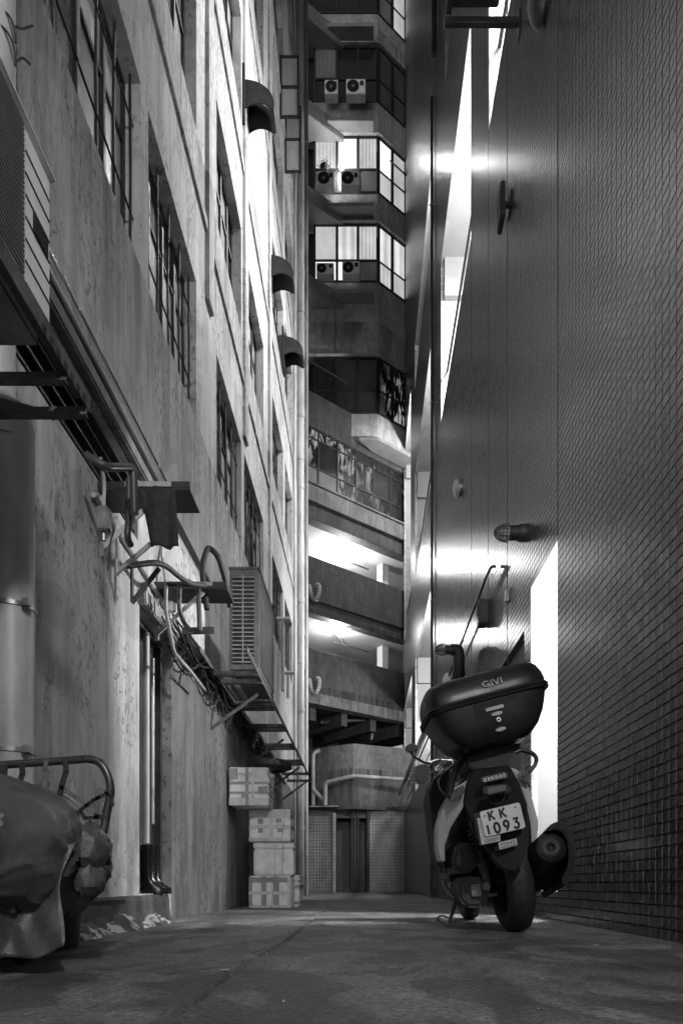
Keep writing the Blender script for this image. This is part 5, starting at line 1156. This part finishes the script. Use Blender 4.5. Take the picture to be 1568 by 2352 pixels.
sh = [(.0, -.11), (.04, -.125), (.085, -.11), (.115, -.05), (.118, .03), (.10, .10), (.07, .17), (.03, .20), (.02, .165), (.055, .12), (.078, .05), (.082, -.02), (.065, -.07), (.03, -.088), (-.015, -.085)]
m = MB(); q = [ec + Vector((x, -.01, -z)) for x, z in sh]; m.prism(q, (0, .40, -.08)); part(m, 'heat_shield', BPLAST, EX, bevel=.006)
m = MB(); m.tube(arc_pts([V3(1040, 1700, 3.6), V3(1050, 1800, 3.62), V3(1010, 1850, 3.7), V3(950, 1880, 3.9)], .05), .03, 12); part(m, 'exhaust_bracket', GPLAST, EX, smooth=True)
m = MB(); m.tube(arc_pts([V3(935, 1680, 3.55), V3(985, 1720, 3.56), V3(1035, 1760, 3.6), V3(1030, 1820, 3.62)], .04), .007, 8); part(m, 'heat_pipe', ALU, EX, smooth=True)
m = MB(); m.tube([V3(970, 1825, 3.72), V3(1020, 1825, 3.72)], .014, 12); part(m, 'axle_nut', CHROME, smooth=True)
m = MB(); m.tube(arc_pts([V3(430, 1960, 4.0), V3(385, 2110, 4.0)], .02), .011, 8); ST = part(m, 'side_stand', IRON, smooth=True)
m = MB(); m.tube(arc_pts([V3(385, 2110, 4.0), V3(365, 2125, 4.0), V3(308, 2095, 4.0), V3(310, 2068, 4.0), V3(340, 2060, 4.0), V3(392, 2085, 4.0)], .02), .005, 8); part(m, 'stand_loop', IRON, ST, smooth=True)
m = MB(); m.tube(arc_pts([V3(345, 1830, 4.1), V3(385, 1920, 4.0), V3(435, 1960, 4.0)], .05), .014, 8); part(m, 'stand_pivot', ALU, smooth=True)
# grab rails
for pts in ([(820, 985), (850, 965), (935, 985), (962, 1020), (955, 1060), (915, 1110)],):
    m = MB(); m.tube(arc_pts([V3(x, y, 3.50) for x, y in pts], .045), .011, 10); part(m, 'grab_rail', BPLAST, smooth=True)
m = MB(); m.tube(arc_pts([V3(490, 1010, 3.55), V3(440, 1070, 3.6), V3(400, 1160, 3.62), V3(385, 1270, 3.62)], .06), .020, 10, rr=None); part(m, 'grab_rail', GPLAST, smooth=True)
m = MB(); m.tube(arc_pts([V3(455, 1040, 3.6), V3(330, 1130, 3.7), V3(305, 1180, 3.7), V3(330, 1240, 3.7), V3(385, 1285, 3.66)], .04), .006, 8); part(m, 'grab_rail', BPLAST, smooth=True)
# handlebar and mirrors
m = MB(); hb = [V3(470, 1020, 4.8), V3(380, 1050, 4.8), V3(300, 1100, 4.75), V3(270, 1130, 4.7)]; m.tube(arc_pts(hb, .05), .016, 10); HBR = part(m, 'handlebar', IRON, smooth=True)
m = MB(); m.tube([V3(300, 1105, 4.73), V3(330, 1080, 4.75)], .024, 12); m.rings([[V3(302, 1104, 4.7) + Vector((.02 * math.cos(u) * math.cos(b), .02 * math.sin(u), .02 * math.cos(u) * math.sin(b))) for b in [2 * math.pi * j / 10 for j in range(10)]] for u in (-1.4, -.7, 0, .7, 1.4)]); part(m, 'bar_end', CHROME, HBR, smooth=True)
m = MB(); m.tube([V3(250, 1050, 4.7), V3(300, 1030, 4.75), V3(400, 1035, 4.78), V3(410, 1060, 4.78)], .007, 8); m.tube([V3(330, 1090, 4.8), V3(380, 1100, 4.8), V3(440, 1060, 4.8)], .014, 8); m.tube(arc_pts([V3(390, 1060, 4.8), V3(330, 1160, 4.7), V3(300, 1300, 4.5)], .1), .008, 8); part(m, 'lever', ALU, HBR, smooth=True)
def mirror(pts, c, d, stalk, label=None):
    q = [V3(x, y, d) for x, y in pts]; m = MB(); m.prism(q, (0, .035, 0)); M_ = part(m, 'mirror', BPLAST, bevel=.008)
    ce = sum(q, Vector()) / len(q); m = MB(); g_ = [ce + (p - ce) * .84 + Vector((0, -.0022, 0)) for p in q]; m.add(g_, [tuple(range(len(g_)))]); part(m, 'glass', mat('mirror_glass', .16, .12, .9, .5, 60, .4, stretch=.2), M_)
    m = MB(); m.tube([V3(x, y, d + .02) for x, y in stalk], .009, 8); part(m, 'stalk', BPLAST, M_, smooth=True)
mirror([(88, 945), (130, 917), (165, 925), (185, 950), (180, 968), (125, 982), (98, 975)], None, 4.75, [(130, 980), (150, 1010), (210, 1045), (260, 1060)])
mirror([(150, 1085), (180, 1060), (235, 1055), (262, 1080), (265, 1130), (250, 1170), (215, 1195), (170, 1190), (148, 1160), (143, 1120)], None, 4.7, [(250, 1080), (290, 1050), (330, 1030)])
# top case carrier
panel('carrier_plate', [(560, 985), (640, 950), (860, 915), (865, 935), (800, 990), (775, 1040), (785, 1085), (545, 1100), (510, 1070), (505, 1015)], 3.52, .3, GPLAST, .0, .012)
# top case
TC = SM @ Matrix.Translation(V3(690, 950, 3.52) + Vector((-.0, .06, 0))) @ Matrix.Rotation(R(-5.5), 4, 'Y') @ Matrix.Rotation(R(0), 4, 'Z')
TB = thing('top_case', (0, 0, 0), 'big glossy black top case lettered on its lid, carried behind the scooter seat', 'top case', mw=TC)
def csec(z, a, b, sh=0, n=72, e=.36): return [Vector((math.copysign(abs(math.cos(t)) ** e, math.cos(t)) * a, math.copysign(abs(math.sin(t)) ** e, math.sin(t)) * b + sh, z)) for t in [2 * math.pi * j / n for j in range(n)]]
lo = [(0, .10, .12), (.005, .155, .16), (.02, .185, .18), (.06, .228, .20), (.12, .268, .213), (.18, .292, .222), (.212, .302, .226)]
m = MB().rings([csec(*q) for q in lo]); part2 = lambda mb, nm, m_, par=TB, **k: mb.build(nm, m_, par, local=True, **k)
part2(m, 'lower_shell', CPLAST, smooth=True)
m = MB().rings([csec(z, a, b) for z, a, b in ((.2125, .302, .226), (.214, .318, .236), (.222, .322, .239), (.226, .316, .236), (.2262, .312, .234), (.2275, .316, .236), (.236, .322, .239), (.246, .314, .234), (.2465, .30, .226))])
part2(m, 'seam_band', GPLAST, smooth=True)
m = MB().rings([csec(z, a, b, s) for z, a, b, s in ((.247, .308, .230, 0), (.27, .309, .230, 0), (.30, .305, .224, .003), (.34, .293, .210, .010), (.362, .280, .194, .018), (.368, .268, .180, .022), (.380, .23, .14, .026), (.387, .12, .08, .026), (.388, .01, .01, .026))])
part2(m, 'lid', CPLAST, smooth=True)
def rear_y(z, x=0):
    tb = lo + [(.247, .308, .230), (.27, .309, .230), (.30, .305, .221), (.34, .293, .200), (.362, .280, .176)]
    for (z0, a0, b0), (z1, a1, b1) in zip(tb, tb[1:]):
        if z0 <= z <= z1: t_ = (z - z0) / (z1 - z0 + 1e-9); a, b = a0 + (a1 - a0) * t_, b0 + (b1 - b0) * t_; return -b * (1 - (abs(x) / a) ** (1 / .36)) ** (.36)
    return -.2
cx0 = .065
def decal(x0, x1, z0, z1, nm, m_, o=.004, par=TB, bev=.002):
    ym = min(rear_y(z0, cx0), rear_y(z1, cx0)); m = MB(); yy0, yy1 = rear_y(z0, x0), rear_y(z1, x0)
    m.add([(x0, rear_y(z0, x0) - o, z0), (x1, rear_y(z0, x1) - o, z0), (x1, rear_y(z1, x1) - o, z1), (x0, rear_y(z1, x0) - o, z1), (x0, rear_y(z0, x0) + .012, z0), (x1, rear_y(z0, x1) + .012, z0), (x1, rear_y(z1, x1) + .012, z1), (x0, rear_y(z1, x0) + .012, z1)], [(0, 1, 2, 3), (7, 6, 5, 4), (0, 4, 5, 1), (1, 5, 6, 2), (2, 6, 7, 3), (3, 7, 4, 0)])
    return part2(m, nm, m_, par, bevel=bev)
decal(-.10, .115, .128, .207, 'latch_plate', GPLAST, .006); decal(-.045, .047, .158, .175, 'reflector', mat('pale_reflector', .45, .2, coat=.8), .0095)
def disc(x, z, rx, rz, nm, m_, o): 
    y = rear_y(z, x) - o; m = MB(); m.prism([Vector((x + rx * math.cos(a), y, z + rz * math.sin(a))) for a in [2 * math.pi * j / 24 for j in range(24)]], (0, .008, 0)); return part2(m, nm, m_, TB, bevel=.0012)
disc(.005, .138, .030, .0095, 'badge', mat('grey_badge', .25, .3), .011); LK = disc(.007, .108, .011, .012, 'lock', CHROME, .014); disc(.007, .108, .0055, .0065, 'keyhole', BLACK, .0165); disc(.010, .062, .027, .010, 'badge', mat('grey_badge', .25, .3), .006)
zq = .288; sl = Vector((0, rear_y(.30, .02) - rear_y(.275, .02), .025)).normalized()
text('GIVI', Vector((.02, rear_y(zq, .02) - .007, zq)), .046, 'lettering', CHROME, TB, Vector((1, 0, 0)), sl, .002, .001, 1.25)
m = MB(); m.box(-.27, .27, .05, .06, .394, .397); 
for (a, b) in (((-.2, .1, .385), (.2, .1, .385)),): pass
